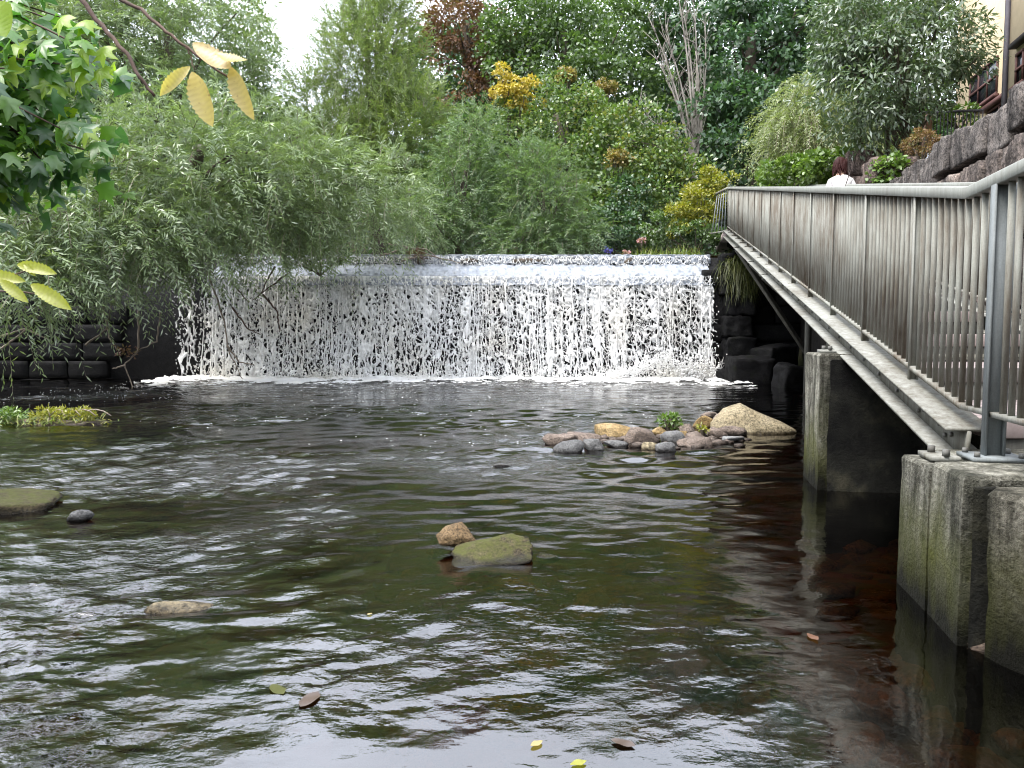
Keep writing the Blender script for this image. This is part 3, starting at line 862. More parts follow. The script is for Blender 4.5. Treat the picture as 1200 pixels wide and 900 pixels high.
mb.add(*lace(FALL_L, FALL_R + 0.1, 3.24, 3.0, 20.82, 0.05, 0.06, 0.07, 0.010, 8, 0.8))
o = mb.obj('step_lace', M['foam'], fall, True); tag(o, kind='stuff'); o.matrix_parent_inverse = Matrix.Translation(fall.location).inverted()
# thin trickle in the shade
xa, xb = P(192, 400, 20).x, P(243, 400, 20).x
curtain('water_trickle', 20.03, 0.06, 5, 0.10, 0.42, 1.0, 1.3, xa, xb)

# foam where the water lands
def foam_strip():
    xs = np.linspace(FALL_L - 0.9, FALL_R + 0.35, 620); ysn = np.linspace(16.6, 19.95, 100)
    X, Y = np.meshgrid(xs, ysn)
    f = fbm(X * 3.2, Y * 5, 61, 4); big = fbm(X * 0.7, Y * 0.4, 62, 2)
    edge = sstep(17.0, 19.65, Y + (f - 0.5) * 0.7 + (big - 0.5) * 1.6)
    Z = 0.006 + edge * (0.015 + 0.15 * f ** 1.6)
    keep = (edge + (f - 0.5) * 2.4 + (fbm(X * 14, Y * 22, 66, 2) - 0.5) * 1.2 * (1 - edge)) > 0.5
    idx = np.arange(X.size).reshape(X.shape)
    Q = np.stack([idx[:-1, :-1], idx[:-1, 1:], idx[1:, 1:], idx[1:, :-1]], -1)
    kq = keep[:-1, :-1] & keep[1:, 1:]
    return np_mesh('foam', np.stack([X, Y, Z], -1).reshape(-1, 3), [Q[kq].reshape(-1, 4)], True)
tag(link('foam', foam_strip(), M['foam']), 'band of white foam where the falling water lands', 'foam', kind='stuff')
mb = MB(); r = np.random.default_rng(77)
V0, T0 = ICO[1]
for i in range(4200):                                       # splash at the foot and the leaping jet on the right
    if i < 1100:
        x = r.uniform(FALL_L - 0.2, FALL_R + 0.2); h = abs(r.normal(0, 0.17)) + 0.02; yy = 19.5 + r.normal(0, 0.12); s = r.uniform(0.008, 0.022)
    elif i < 3300:
        t = r.random(); a, b = Vector((1.95, 19.2, 0.02)), Vector((4.0, 19.35, 0.62))
        p = a.lerp(b, t); sp = 0.04 + 0.08 * t; x = p.x + r.normal(0, 0.05); yy = p.y + r.normal(0, 0.08); h = abs(p.z - 0.25 * math.sin(t * math.pi) * 0.3 + r.normal(0, sp)); s = r.uniform(0.004, 0.015)
    else:
        x = 4.4 + r.normal(0, 0.4); yy = 19.4 + r.normal(0, 0.1); h = abs(r.normal(0, 0.28)); s = r.uniform(0.008, 0.026)
    mb.add(V0 * s * np.array([1.3, 1, 1.1]) + np.array([x, yy, h]), None, T0)
for i in range(160):
    a = Vector((4.5 + r.normal(0, 0.35), 19.4 + r.normal(0, 0.08), 0.0)); h = r.uniform(0.15, 0.6); e = a + Vector((r.normal(0, 0.16), r.normal(-0.05, 0.08), h))
    mb.tube(bez(a, (a + e) / 2 + Vector((0, 0, 0.05)), e, 5), np.linspace(0.010, 0.003, 5) * r.uniform(0.3, 1.2), 3)
tag(mb.obj('splash', M['foam'], None, True), 'white splash drops leaping at the foot of the falls', 'splash', kind='stuff')
mb = MB(); r = np.random.default_rng(78)
for i in range(1500):                                       # flecks of foam drifting off
    d = r.random() ** 1.7
    yy = 19.0 - 11.0 * d; x = r.uniform(max(-9.5, xl(yy) + 1.0), float(xr(yy)) - 1.3 - 1.8 * float(sstep(9, 14, yy)))
    if fbm(np.array(x * 0.7), np.array(yy * 0.5), 91, 2) < 0.47: continue
    s = r.uniform(0.003, 0.010) * (0.5 + yy / 22)
    ang = np.linspace(0, 2 * np.pi, 6, endpoint=False); rad = r.uniform(0.6, 1.3, 6) * s
    V = np.column_stack([x + np.cos(ang) * rad * r.uniform(1, 2.5), yy + np.sin(ang) * rad * 1.6, np.full(6, 0.012)])
    V = np.vstack([V, [x, yy, 0.016]])
    mb.add(V, None, [[k, (k + 1) % 6, 6] for k in range(6)])
tag(mb.obj('foam_fleck', M['foam']), 'white flecks of foam drifting on the pool', 'foam', kind='stuff')

# right abutment of the weir with hanging moss
ab = empty('weir_abutment', (5.7, 20.0, 0), 'dark stone abutment with hanging moss beside the falls', 'abutment')
for i, (x, zc, sx, sz) in enumerate([(5.75, 2.95, 0.9, 0.5), (5.72, 2.42, 0.8, 0.5), (5.8, 1.9, 0.7, 0.52), (5.75, 1.36, 0.75, 0.52), (5.8, 0.8, 0.8, 0.56), (5.75, 0.2, 0.9, 0.6)]):
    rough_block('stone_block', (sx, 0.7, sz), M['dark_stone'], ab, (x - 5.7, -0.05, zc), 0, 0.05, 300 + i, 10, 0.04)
def blades(name, mat, parent, base, n, spread, length, w_, droop, seed, up=0.3):
    """grass or moss strands, each a bent strip"""
    r = np.random.default_rng(seed); V, Q, at = [], [], []
    for i in range(n):
        b = np.array(base) + r.normal(0, 1, 3) * np.array(spread)
        d = r.normal(0, 1, 3); d[2] = abs(d[2]) * up; d /= np.linalg.norm(d)
        L = length * r.uniform(0.5, 1.2); s = np.cross(d, [0, 0, 1]); s /= np.linalg.norm(s) + 1e-6
        k0 = len(V)
        for q in range(4):
            t = q / 3; p = b + d * L * t + np.array([0, 0, -droop * L * t * t]); wd = w_ * (1 - t * 0.9)
            V += [p - s * wd, p + s * wd]
        Q += [[k0 + 2 * q, k0 + 2 * q + 1, k0 + 2 * q + 3, k0 + 2 * q + 2] for q in range(3)]
        at += [r.random()] * 3
    return link(name, np_mesh(name, V, [Q], False, at), mat, parent)
tag(blades('moss', M['moss'], ab, (0.05, -0.42, 2.95), 800, (0.2, 0.07, 0.10), 0.36, 0.012, 1.4, 4, 0.15), kind='stuff')
tag(blades('moss', M['moss'], ab, (0.1, -0.42, 2.6), 600, (0.15, 0.06, 0.16), 0.32, 0.012, 1.6, 5, 0.1), kind='stuff')
for i, (px, py, sx, sy, sz) in enumerate([(880, 432, 1.1, 0.8, 0.75), (925, 445, 0.55, 0.5, 0.6), (905, 418, 1.0, 0.7, 1.1), (858, 440, 0.7, 0.5, 0.35)]):
    p = Wz(px, 452, 0.0); p.y = (18.6, 17.0, 19.3, 19.2)[i]; p.x = P(px, py, p.y).x
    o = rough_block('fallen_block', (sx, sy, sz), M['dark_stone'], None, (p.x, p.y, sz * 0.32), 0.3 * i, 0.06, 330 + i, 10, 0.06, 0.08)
    tag(o, ['wide wet dark stone block at the foot of the abutment', 'small squarish dark stone block nearest the concrete pier foot', 'tall dark stone block behind the others below the struts', 'low dark stone block touching the edge of the falling water'][i], 'stone block', 'blocks below the footbridge')

# ------------------------------------------------------------------ retaining wall on the right
wall = empty('retaining_wall', (0, 0, 0), 'tall rough stone retaining wall behind the stepped walkway', 'wall')
mb = MB()
def wall_pt(D, off, z): return (3.2 + RS * D + off, D, z)
for (d0, d1, zt) in ((1.0, 11.9, 2.93), (11.9, 20.3, 3.2)):
    V = [wall_pt(d, o_, z) for d in (d0, d1) for o_ in (0.06, 0.7) for z in (-0.9, zt)]
    mb.add(V, [[0, 1, 3, 2], [4, 6, 7, 5], [0, 4, 5, 1], [2, 3, 7, 6], [0, 2, 6, 4], [1, 5, 7, 3]])
mb.obj('wall_core', M['mortar'], wall)
wrot = math.atan2(1, RS)                    # bearing of the wall line
seed = 500
for (z0, hgt, d0, d1, mat, l0, l1) in ((3.05, 0.40, 3.2, 11.8, 'coping_stone', 0.3, 0.7), (2.72, 0.32, 3.2, 11.9, 'wall_stone', 0.3, 0.75), (2.38, 0.33, 3.2, 12.5, 'wall_stone', 0.35, 0.8), (2.08, 0.29, 3.2, 13.0, 'wall_stone', 0.3, 0.7), (1.74, 0.33, 3.2, 12.0, 'wall_stone', 0.4, 0.8), (1.42, 0.31, 3.2, 10.0, 'wall_stone', 0.4, 0.8), (1.0, 0.41, 2.6, 8.0, 'wall_stone', 0.5, 0.9)):
    D = d0
    while D < d1:
        ln = random.uniform(l0, l1); seed += 1
        c = wall_pt(D + ln / 2, 0.25 + random.uniform(-0.05, 0.05), z0 + hgt / 2 + (random.uniform(-0.05, 0.09) if mat == 'coping_stone' else 0))
        rough_block('stone', (ln * 0.955, 0.5, hgt * (1.0 if mat == 'coping_stone' else 0.93)), M[mat], wall, c, wrot + random.uniform(-0.05, 0.05), 0.026 if mat == 'coping_stone' else 0.022, seed, 10, 0.03)
        D += ln
# gate-pier of big blocks and the walls beyond it
pier = empty('stone_gatepost', (3.2 + RS * 12.9, 12.9, 3.0), 'stubby post of big pinkish blocks beside the ivy hedge', 'gatepost')
rough_block('stone', (0.72, 0.6, 0.62), M['red_stone'], pier, (0.28, 0, 0.26), wrot, 0.03, 601, 6, 0.08)
rough_block('stone', (0.8, 0.66, 0.42), M['red_stone'], pier, (0.27, 0.0, 0.80), wrot, 0.04, 602, 6, 0.12, 0.05)
rough_block('stone', (0.7, 0.6, 0.55), M['coping_stone'], pier, (0.05, 0.75, 0.45), wrot, 0.05, 603, 6, 0.15, 0.3)
lw = empty('low_stone_wall', (6.5, 17.3, 3.2), 'low grey stone wall under the ivy behind the person', 'wall')
for i in range(5):
    for k in range(3):
        D = 15.2 + i * 0.95
        rough_block('stone', (0.92, 0.5, 0.46), M['red_stone'], lw, (3.2 + RS * D + 0.3 - 6.5, D - 17.3, 0.25 + k * 0.47), wrot, 0.03, 620 + i * 3 + k, 4, 0.1)
fw = empty('far_parapet', (7.9, 24, 4.0), 'pinkish stone parapet beyond the top of the walkway', 'wall')
for i in range(8):
    for k in range(3):
        D = 22.2 + i * 0.62
        rough_block('stone', (0.7, 0.4, 0.42), M['red_stone'], fw, (7.55 + i * 0.33 - 7.9, D - 24, 0.75 + k * 0.4 + i * 0.045), 1.08, 0.03, 650 + i * 3 + k, 4, 0.1)
mb = MB(); mb.box((0, 0, 0.2), (1.4, 5.6, 1.2)); o = mb.obj('footing', M['mortar'], fw); o.rotation_euler = (0, 0, -0.47)

# ------------------------------------------------------------------ stepped walkway
SLOPE = 0.1856
def hz(D): return 1.851 + SLOPE * (min(D, 20.6) - 3.64) if D > 3.64 else 1.851
def rp(D, off, dz): return Vector((rail_x(D, off), D, hz(D) + dz))
WID = 1.36
UD = Vector((RS, 1, SLOPE)).normalized()
walk = empty('stepped_walkway', (rail_x(12), 12, 0), 'steel stepped walkway with brick treads climbing past the weir', 'walkway')
def wk(o):
    o.parent = walk; o.matrix_parent_inverse = Matrix.Translation(walk.location).inverted(); return o
def beam(name, off, d0, d1, mat, flip=1):
    mb = MB()
    a, b = rp(d0, off, 0), rp(d1, off, 0)
    dn = lambda p, z: p + Vector((0, 0, z))
    mb.bar(dn(a, -1.095), dn(b, -1.095), 0.20, 0.014)
    mb.bar(dn(a, -1.17), dn(b, -1.17), 0.014, 0.136)
    mb.bar(dn(a, -1.245), dn(b, -1.245), 0.20, 0.014)
    return wk(mb.obj(name, mat))
beam('girder', -0.02, 3.52, 20.7, M['girder'])
beam('girder', WID + 0.04, 3.52, 20.7, M['girder'])
# bolts on the web of the river-side girder, in twos and threes
mb = MB(); D = 3.7
while D < 12:
    for q in range(3 if int(D * 2) % 2 else 2):
        p = rp(D + q * 0.085, -0.031, -1.15 - 0.03 * (q % 2))
        mb.cyl(p, 0.012, 0.012, 8, (-1, RS, 0))
    D += 0.42
tag(wk(mb.obj('girder_bolt', M['bolt'])), kind='stuff')
# treads and risers
n_step = 16; going = 0.2 / SLOPE
for i in range(n_step):
    d0 = 3.62 + i * going; zt = hz(d0) - 1.1 + 0.04
    if d0 > 20.5: break
    d1 = min(d0 + going + 0.04, 20.7)
    V = [(rail_x(d, o_), d, z) for d in (d0, d1) for o_ in (0.10, WID - 0.03) for z in (zt - 0.09, zt)]
    mb = MB(); mb.add(V, [[0, 1, 3, 2], [4, 6, 7, 5], [0, 4, 5, 1], [2, 3, 7, 6], [0, 2, 6, 4], [1, 5, 7, 3]])
    wk(mb.obj('tread', M['paving'], bevel=0.006))
    V = [(rail_x(d, o_), d, z) for d in (d0 + 0.012, d0 + 0.05) for o_ in (0.11, WID - 0.04) for z in (zt - 0.30, zt - 0.092)]
    mb = MB(); mb.add(V, [[0, 1, 3, 2], [4, 6, 7, 5], [0, 4, 5, 1], [2, 3, 7, 6], [0, 2, 6, 4], [1, 5, 7, 3]])
    wk(mb.obj('riser', M['strut']))
# top landing
V = [(rail_x(d, o_), d, z) for d in (20.72, 24.5) for o_ in (-0.1, 3.4) for z in (3.72, 3.9)]
mb = MB(); mb.add(V, [[0, 1, 3, 2], [4, 6, 7, 5], [0, 4, 5, 1], [2, 3, 7, 6], [0, 2, 6, 4], [1, 5, 7, 3]])
wk(mb.obj('top_landing', M['paving']))
# raking struts from the girder down to the wall foot
for (d, d2, zb) in ((16.6, 17.9, 0.55), (11.4, 12.6, 0.6), (13.4, 13.9, 0.7)):
    mb = MB(); a = rp(d, -0.06, -1.27); b = Vector((3.2 + RS * d2, d2, zb))
    mb.bar(a, b, 0.09, 0.09); mb.bar(a + Vector((-0.06, 0, 0.02)), a + Vector((0.3, 0.02, 0.02)), 0.12, 0.03)
    wk(mb.obj('strut', M['strut'], bevel=0.006))
for d in (13.2, 15.4, 9.6):
    mb = MB(); p = rp(d, WID - 0.1, -1.26); mb.bar(p, (p.x, p.y, -0.3), 0.1, 0.1, (0, 1, 0)); wk(mb.obj('upright', M['strut']))
# bearing plates with bolts on the piers
for d, z in ((6.05, 1.045), (3.45, 0.632)):
    mb = MB(); p = rp(d, -0.06, 0)
    mb.box((p.x, p.y, z + 0.012), (0.34, 0.18, 0.022), Matrix.Rotation(-0.2, 3, 'Z'))
    pl = wk(mb.obj('bearing_plate', M['girder']))
    for sx in (-0.12, 0.12):
        for sy in (-0.06, 0.06):
            mb = MB(); mb.cyl((p.x + sx, p.y + sy, z + 0.0235), 0.016, 0.03, 6); b = mb.obj('bolt', M['bolt'], pl)

# ---- railings
def railing(name, label, off, d_first, post_ds, d_end, near_post, lift=0.0, detailed=True):
    root = empty(name, (rail_x(10, off), 10, 0), label, 'railing', 'railings of the walkway')
    inv = Matrix.Translation(root.location).inverted()
    def ch(o, par=root):
        o.parent = root if par is root else par
        if par is root: o.matrix_parent_inverse = inv
        return o
    pts = [rp(d, off, lift) for d in (d_first, 3.64, d_end)]
    # handrail: rounded rectangular hollow section
    sec = [(-0.035, -0.027), (-0.032, -0.03), (0.032, -0.03), (0.035, -0.027), (0.035, 0.020), (0.024, 0.028), (-0.024, 0.028), (-0.035, 0.020)]
    V = []
    nrm = Vector((1, -RS, 0)).normalized()
    for p in pts:
        for a, b in sec: V.append(p + nrm * a + Vector((0, 0, b)))
    k = len(sec)
    Qs = [[i * k + j, i * k + (j + 1) % k, (i + 1) * k + (j + 1) % k, (i + 1) * k + j] for i in range(2) for j in range(k)]
    mb = MB(); mb.add(V, Qs); mb.add(V[:k], None, [[0, j, j + 1] for j in range(1, k - 1)]); mb.add(V[-k:], None, [[0, j + 1, j] for j in range(1, k - 1)])
    ch(mb.obj('handrail', M['rail_top']))
    mb = MB()
    q = [p + Vector((0, 0, -1.0)) for p in pts]
    mb.bar(q[0], q[1], 0.046, 0.022); mb.bar(q[1], q[2], 0.046, 0.022)
    ch(mb.obj('bottom_rail', M['rail']))
    # posts, each an I-shaped flat with its base plate and bolts
    def post_mesh(depth, wd, h, nm):
        mb = MB()
        mb.box((0, 0, h / 2), (depth, 0.008, h)); mb.box((-depth / 2, 0, h / 2), (0.008, wd, h)); mb.box((depth / 2, 0, h / 2), (0.008, wd, h))
        return mb.mesh(nm)
    pm, pmn = post_mesh(0.042, 0.03, 1.062, 'post'), post_mesh(0.072, 0.05, 1.165, 'near_post')
    mb = MB(); mb.box((0, 0, 0.006), (0.13, 0.075, 0.012)); plm = mb.mesh('base_plate')
    mb = MB(); mb.box((0, 0, 0.008), (0.22, 0.2, 0.016)); plmn = mb.mesh('near_base_plate')
    mb = MB(); mb.cyl((0, 0, 0), 0.012, 0.02, 6); bm_ = mb.mesh('bolt'); bm_.materials.append(M['bolt'])
    ang = -math.atan(RS)
    for d in post_ds:
        near = d < 3.6
        h = 1.165 if near else 1.062
        p = rp(d, off, lift - 0.028 - h)
        o = link('post', pmn if near else pm, M['galv'] if near else M['rail']); o.location = p; o.rotation_euler = (0, 0, ang); ch(o)
        o2 = link('base_plate', plmn if near else plm, M['galv'] if near else M['rail']); o2.location = p; o2.rotation_euler = (0 if near else 0.0, 0, ang); ch(o2)
        if near:
            for sx in (-0.085, 0.085):
                for sy in (-0.07, 0.07):
                    b = link('bolt', bm_, None, o2); b.location = (sx, sy, 0.016)
    # upright bars
    bars = []
    for a, b in zip(post_ds[:-1], post_ds[1:]):
        for q in range(1, 12):
            d = a + (b - a) * q / 12
            bars.append(d)
    mb = MB(); mb.box((0, 0, 0), (0.024, 0.011, 0.968)); bmsh = mb.mesh('baluster')
    for d in bars:
        if d > d_end: break
        o = link('baluster', bmsh, M['rail']); o.location = rp(d, off, lift - 0.512); o.rotation_euler = (0, 0, ang + random.uniform(-0.03, 0.03)); ch(o)
    return root, ch
posts = [3.3 + 1.145 * k for k in range(16)]
rr, chr_ = railing('metal_railing', 'grey green metal railing on the river side of the walkway', 0.0, 1.3, [1.35, 2.3] + posts, 20.6, True)
# splayed end panel at the top of the slope
nrm = Vector((1, -RS, 0)).normalized()
t0 = rp(20.62, 0, 0); b0 = rp(20.62, 0, -1.1)
for q in range(6):
    a = t0 + Vector((-0.015 * q, 0.16 * q, 0)); b = b0 + Vector((-0.02 - 0.055 * q, 0.12 * q - 0.1, -0.02))
    mb = MB(); mb.bar(a, b, 0.012, 0.05, (0, 1, 0)); chr_(mb.obj('baluster', M['galv']))
mb = MB(); mb.bar(b0 + Vector((0, -0.1, -0.02)), b0 + Vector((-0.32, 0.55, -0.02)), 0.04, 0.03); chr_(mb.obj('end_rail', M['rail']))
mb = MB(); mb.bar(t0, t0 + Vector((-0.09, 0.85, 0)), 0.06, 0.05); chr_(mb.obj('end_rail', M['rail']))
railing('metal_railing', 'grey green metal railing on the wall side of the walkway', WID, 1.9, [2.3] + posts, 20.6, False, 0.04)

# ------------------------------------------------------------------ concrete piers
def pier_root(loc, label): return empty('concrete_pier', loc, label, 'pier', 'concrete piers under the walkway')
p1 = pier_root((0, 0, 0), 'broad concrete pier under the near end of the walkway with mossy left face')
rough_prism('pier_block', [(1.71, 2.9), (1.775, 3.24), (1.97, 3.245), (1.97, 3.6), (3.1, 3.6), (3.1, 2.86)], -0.7, 0.656, M['concrete'], p1, 1)
rough_prism('pier_slab', [(1.782, 3.268), (1.85, 3.64), (1.96, 3.64), (1.96, 3.268)], -0.7, 0.625, M['concrete'], p1, 2)
rough_prism('pier_block', [(1.752, 2.80), (1.79, 2.66), (2.2, 1.75), (3.1, 1.75), (3.1, 2.84), (1.80, 2.86)], -0.7, 0.625, M['old_concrete'], p1, 3, amp=0.013, edge=0.022)
p2 = pier_root((0, 0, 0), 'slim concrete pier standing in the water under the middle of the walkway')
rough_prism('pier_block', [(2.335, 5.85), (2.445, 6.43), (4.2, 6.3), (4.1, 5.62)], -0.9, 1.04, M['concrete'], p2, 4)

rough_prism('painted_shade', [(2.385, 5.80), (2.40, 5.835), (4.1, 5.61), (4.1, 5.56)], -0.9, 1.0, M['shade_concrete'], p2, 5, amp=0.012, edge=0.012)  # thin dark sheet painting the under-deck shade onto the pier front
rough_prism('painted_shade', [(1.735, 2.872), (1.75, 2.892), (1.83, 2.888), (1.83, 2.868)], -0.7, 0.62, M['shade_concrete'], p1, 6, amp=0.006, edge=0.006)  # same painted shade on the front of the near pier block
# landing slab behind the near posts
mb = MB(); V = [(rail_x(d, o_), d, z) for d in (0.8, 3.55) for o_ in (0.28, WID + 0.25) for z in (0.5, 0.68)]
mb.add(V, [[0, 1, 3, 2], [4, 6, 7, 5], [0, 4, 5, 1], [2, 3, 7, 6], [0, 2, 6, 4], [1, 5, 7, 3]])
wk(mb.obj('lower_landing', M['paving']))

# ------------------------------------------------------------------ house
hs_root = empty('ochre_house', (3.2 + 3.15 + RS * 14, 14, 4.0), 'ochre rendered house with dark eaves above the stone wall', 'house')
hinv = Matrix.Translation(hs_root.location).inverted()
def hch(o, par=None):
    if par is None: o.parent = hs_root; o.matrix_parent_inverse = hinv
    else:
        o.parent = par; o.matrix_parent_inverse = (Matrix.Translation(hs_root.location)).inverted()
    return o
def facade_box(a, d0, d1, depth, z0, z1, mat, name, par=None, bevel=0):
    mb = MB(); V = [(a + RS * d + o_, d - o_ * RS, z) for d in (d0, d1) for o_ in (0, depth) for z in (z0, z1)]
    mb.add(V, [[0, 1, 3, 2], [4, 6, 7, 5], [0, 4, 5, 1], [2, 3, 7, 6], [0, 2, 6, 4], [1, 5, 7, 3]])
    return hch(mb.obj(name, mat, bevel=bevel), par)
HA = 6.34
facade_box(HA, 7.0, 15.35, 5.0, 3.0, 11.5, M['render_wall'], 'wall')
facade_box(HA + 0.42, 15.36, 19.2, 4.5, 3.0, 10.5, M['render_wall'], 'wall')
facade_box(HA - 0.14, 7.0, 14.9, 0.14, 6.50, 6.58, M['roof_dark'], 'eave')
facade_box(HA - 0.12, 7.0, 13.7, 0.12, 6.26, 6.33, M['roof_dark'], 'canopy')
facade_box(HA - 0.07, 15.2, 15.29, 0.07, 3.2, 11.4, M['pipe'], 'downpipe')
def window(a, d0, d1, z0, z1, bars=2, sill=True):
    w_ = facade_box(a - 0.015, d0, d1, 0.015, z0, z1, M['glass'], 'window')
    fr = 0.05
    for q in [d0] + [d0 + (d1 - d0) * (i + 1) / (bars + 1) for i in range(bars)] + [d1]:
        facade_box(a - 0.04, q - fr / 2, q + fr / 2, 0.024, z0, z1, M['frame_brown'], 'frame', None)
    for zq in (z0, (z0 + z1) / 2, z1):
        facade_box(a - 0.045, d0 - fr / 2, d1 + fr / 2, 0.029, zq - fr / 2, zq + fr / 2, M['frame_brown'], 'frame', None)
    if sill: facade_box(a - 0.12, d0 - 0.08, d1 + 0.08, 0.12, z0 - 0.10, z0 - 0.03, M['frame_brown'], 'sill')
window(HA, 14.5, 14.78, 5.8, 6.36, 0)
window(HA + 0.42, 16.7, 18.2, 6.25, 7.0, 2)
window(HA + 0.42, 15.9, 17.1, 5.2, 5.95, 1, False)
facade_box(HA + 0.3, 15.75, 17.3, 0.12, 5.99, 6.1, M['frame_brown'], 'lintel')
# terrace railing and what stands on the terrace
tr = empty('terrace_railing', tuple(P(1115, 150, 15.3)), 'thin dark railing on the terrace above the stone wall', 'railing')
tinv = Matrix.Translation(tr.location).inverted()
ta, tb = P(1082, 132, 15.9), P(1152, 129, 14.6)
def tch(o): o.parent = tr; o.matrix_parent_inverse = tinv; return o
mb = MB(); mb.bar(ta, tb, 0.04, 0.04); tch(mb.obj('handrail', M['pipe']))
mb = MB(); dz = Vector((0, 0, -0.62)); mb.bar(ta + dz, tb + dz, 0.03, 0.03); tch(mb.obj('bottom_rail', M['pipe']))
mb = MB(); mb.box((0, 0, -0.31), (0.015, 0.015, 0.6)); bmsh = mb.mesh('baluster')
for q in range(17):
    o = link('baluster', bmsh, M['pipe']); o.location = ta.lerp(tb, q / 16); tch(o)
tw = MB(); a, b = ta + Vector((0.35, 0.6, -1.0)), tb + Vector((0.5, 0.6, -1.0)); tw.bar(a, b, 0.2, 1.3)
tag(tw.obj('terrace_wall', M['terrace']), 'pale bluish low wall behind the terrace railing', 'wall')
p = P(1086, 150, 15.6)
tag(rough_block('terrace_post', (0.14, 0.14, 0.75), M['terracotta'], None, (p.x, p.y, p.z - 0.1), 0.2, 0.008, 701, 4, 0.04), 'slim reddish post at the end of the terrace railing', 'post')

# ------------------------------------------------------------------ leaves and trees
def leaf_quads(p, ax, nr, L, W, rnd, bend=0.12):
    """rhombic leaves: base p, pointing ax, facing nr"""
    s = np.cross(ax, nr); s /= np.linalg.norm(s, axis=1, keepdims=True) + 1e-9
    nr = np.cross(s, ax)
    L = L[:, None]; W = W[:, None]
    mid = p + ax * L * 0.45 + nr * L * bend * 0.5
    V = np.stack([p, mid + s * W / 2, p + ax * L, mid - s * W / 2], 1).reshape(-1, 3)
    Q = np.arange(len(p) * 4).reshape(-1, 4)
    return V, Q, rnd

def unit(v): return v / (np.linalg.norm(v, axis=-1, keepdims=True) + 1e-9)

def crown_points(blobs, n, r, shell=0.45):
    """points spread through the outer part of a set of ellipsoids"""
    vol = np.array([b[3] * b[4] * b[5] for b in blobs]) ** 0.75
    pick = r.choice(len(blobs), n, p=vol / vol.sum())
    B = np.array([b[:6] for b in blobs])[pick]
    d = unit(r.normal(size=(n, 3))); rad = (shell + (1 - shell) * r.random(n) ** 0.6)[:, None]
    return B[:, :3] + d * rad * B[:, 3:6], d, pick

def broad_crown(name, parent, blobs, mat, seed, clumps, per, rc, L, W, up=0.5, flat=0.6, shell=0.45, droop=0.1, hue=0.35):
    r = np.random.default_rng(seed)
    C, d, _ = crown_points(blobs, clumps, r, shell)
    n = clumps * per
    ci = np.repeat(np.arange(clumps), per)
    size = (rc * r.uniform(0.6, 1.35, clumps))[ci]
    dd = unit(r.normal(size=(n, 3)) + d[ci] * 0.5 + np.array([0, 0, 0.45]))
    p = C[ci] + dd * (size * (0.35 + 0.65 * r.random(n) ** 0.5))[:, None] * np.array([1, 1, flat])
    out = unit(dd + d[ci] * 0.4)
    ax = unit(out * 0.8 + r.normal(size=(n, 3)) * 0.55 + np.array([0, 0, -droop]))
    nr = unit(np.array([0, 0, 1.0]) * up + out * 0.5 + r.normal(size=(n, 3)) * 0.35)
    ch = r.random(clumps)[ci]
    rnd = np.clip(ch * hue + r.random(n) * (1 - hue) + 0.08 * (r.random(n) - 0.5), 0, 1)
    V, Q, a = leaf_quads(p, ax, nr, L * r.uniform(0.7, 1.25, n), W * r.uniform(0.75, 1.2, n), rnd)
    o = link(name, np_mesh(name, V, [Q], False, a), mat, parent)
    return o, C

def spray_crown(name, parent, blobs, mat, seed, sprays, per, length, L, W, droop=0.8, outw=0.6, shell=0.35, hue=0.4, twig=True, updir=0.25):
    """willow-like: arching twigs set with narrow leaves"""
    r = np.random.default_rng(seed)
    C, d, pk = crown_points(blobs, sprays, r, shell)
    ln = length * r.uniform(0.55, 1.3, sprays)
    d0 = unit(d * outw + r.normal(size=(sprays, 3)) * 0.45 + np.array([0, 0, updir]))
    t = np.tile((np.arange(per) + 0.5) / per, sprays); ci = np.repeat(np.arange(sprays), per)
    drp = (droop * r.uniform(0.5, 1.4, sprays))
    def at(ci, t): return C[ci] + d0[ci] * (ln[ci] * t)[:, None] - np.array([0, 0, 1.0]) * (drp[ci] * ln[ci] * t * t)[:, None]
    p = at(ci, t)
    tan = unit(d0[ci] - np.array([0, 0, 2.0]) * (drp[ci] * t)[:, None])
    side = unit(np.cross(tan, unit(r.normal(size=(sprays, 3)) * 0.5 + np.array([0, 0, 1.0]))[ci]))
    sg = np.where(np.arange(len(t)) % 2, 1, -1)[:, None]
    ax = unit(tan * 0.75 + side * sg * 0.65 + r.normal(size=p.shape) * 0.22)
    nr = unit(np.cross(side, tan) + r.normal(size=p.shape) * 0.4)
    nr = np.where((nr[:, 2] < 0)[:, None] & (r.random(len(nr)) < 0.75)[:, None], -nr, nr)
    n = len(p)
    rnd = np.clip(r.random(sprays)[ci] * hue + r.random(n) * (1 - hue), 0, 1)
    V, Q, a = leaf_quads(p, ax, nr, L * r.uniform(0.7, 1.25, n), W * r.uniform(0.8, 1.2, n), rnd)
    o = link(name, np_mesh(name, V, [Q], False, a), mat, parent)
    if twig:
        sel = np.arange(0, sprays, 2)
        tt = np.linspace(0, 1, 4)
        pts = np.stack([at(sel, np.full(len(sel), q)) for q in tt], 1)
        sd_ = unit(np.cross(d0[sel], np.array([0.2, 0.3, 1.0])))[:, None, :]
        wd = (0.006 * (1 - 0.7 * tt))[None, :, None]
        V = np.stack([pts - sd_ * wd, pts + sd_ * wd], 2).reshape(-1, 3)
        b = (np.arange(len(sel)) * 8)[:, None, None]; k = (np.arange(3) * 2)[None, :, None]
        Q = (b + k + np.array([0, 1, 3, 2])[None, None, :]).reshape(-1, 4)
        tag(link('twigs', np_mesh('twigs', V, [Q]), M['dead_twig'], parent), kind='stuff')
    return o, C

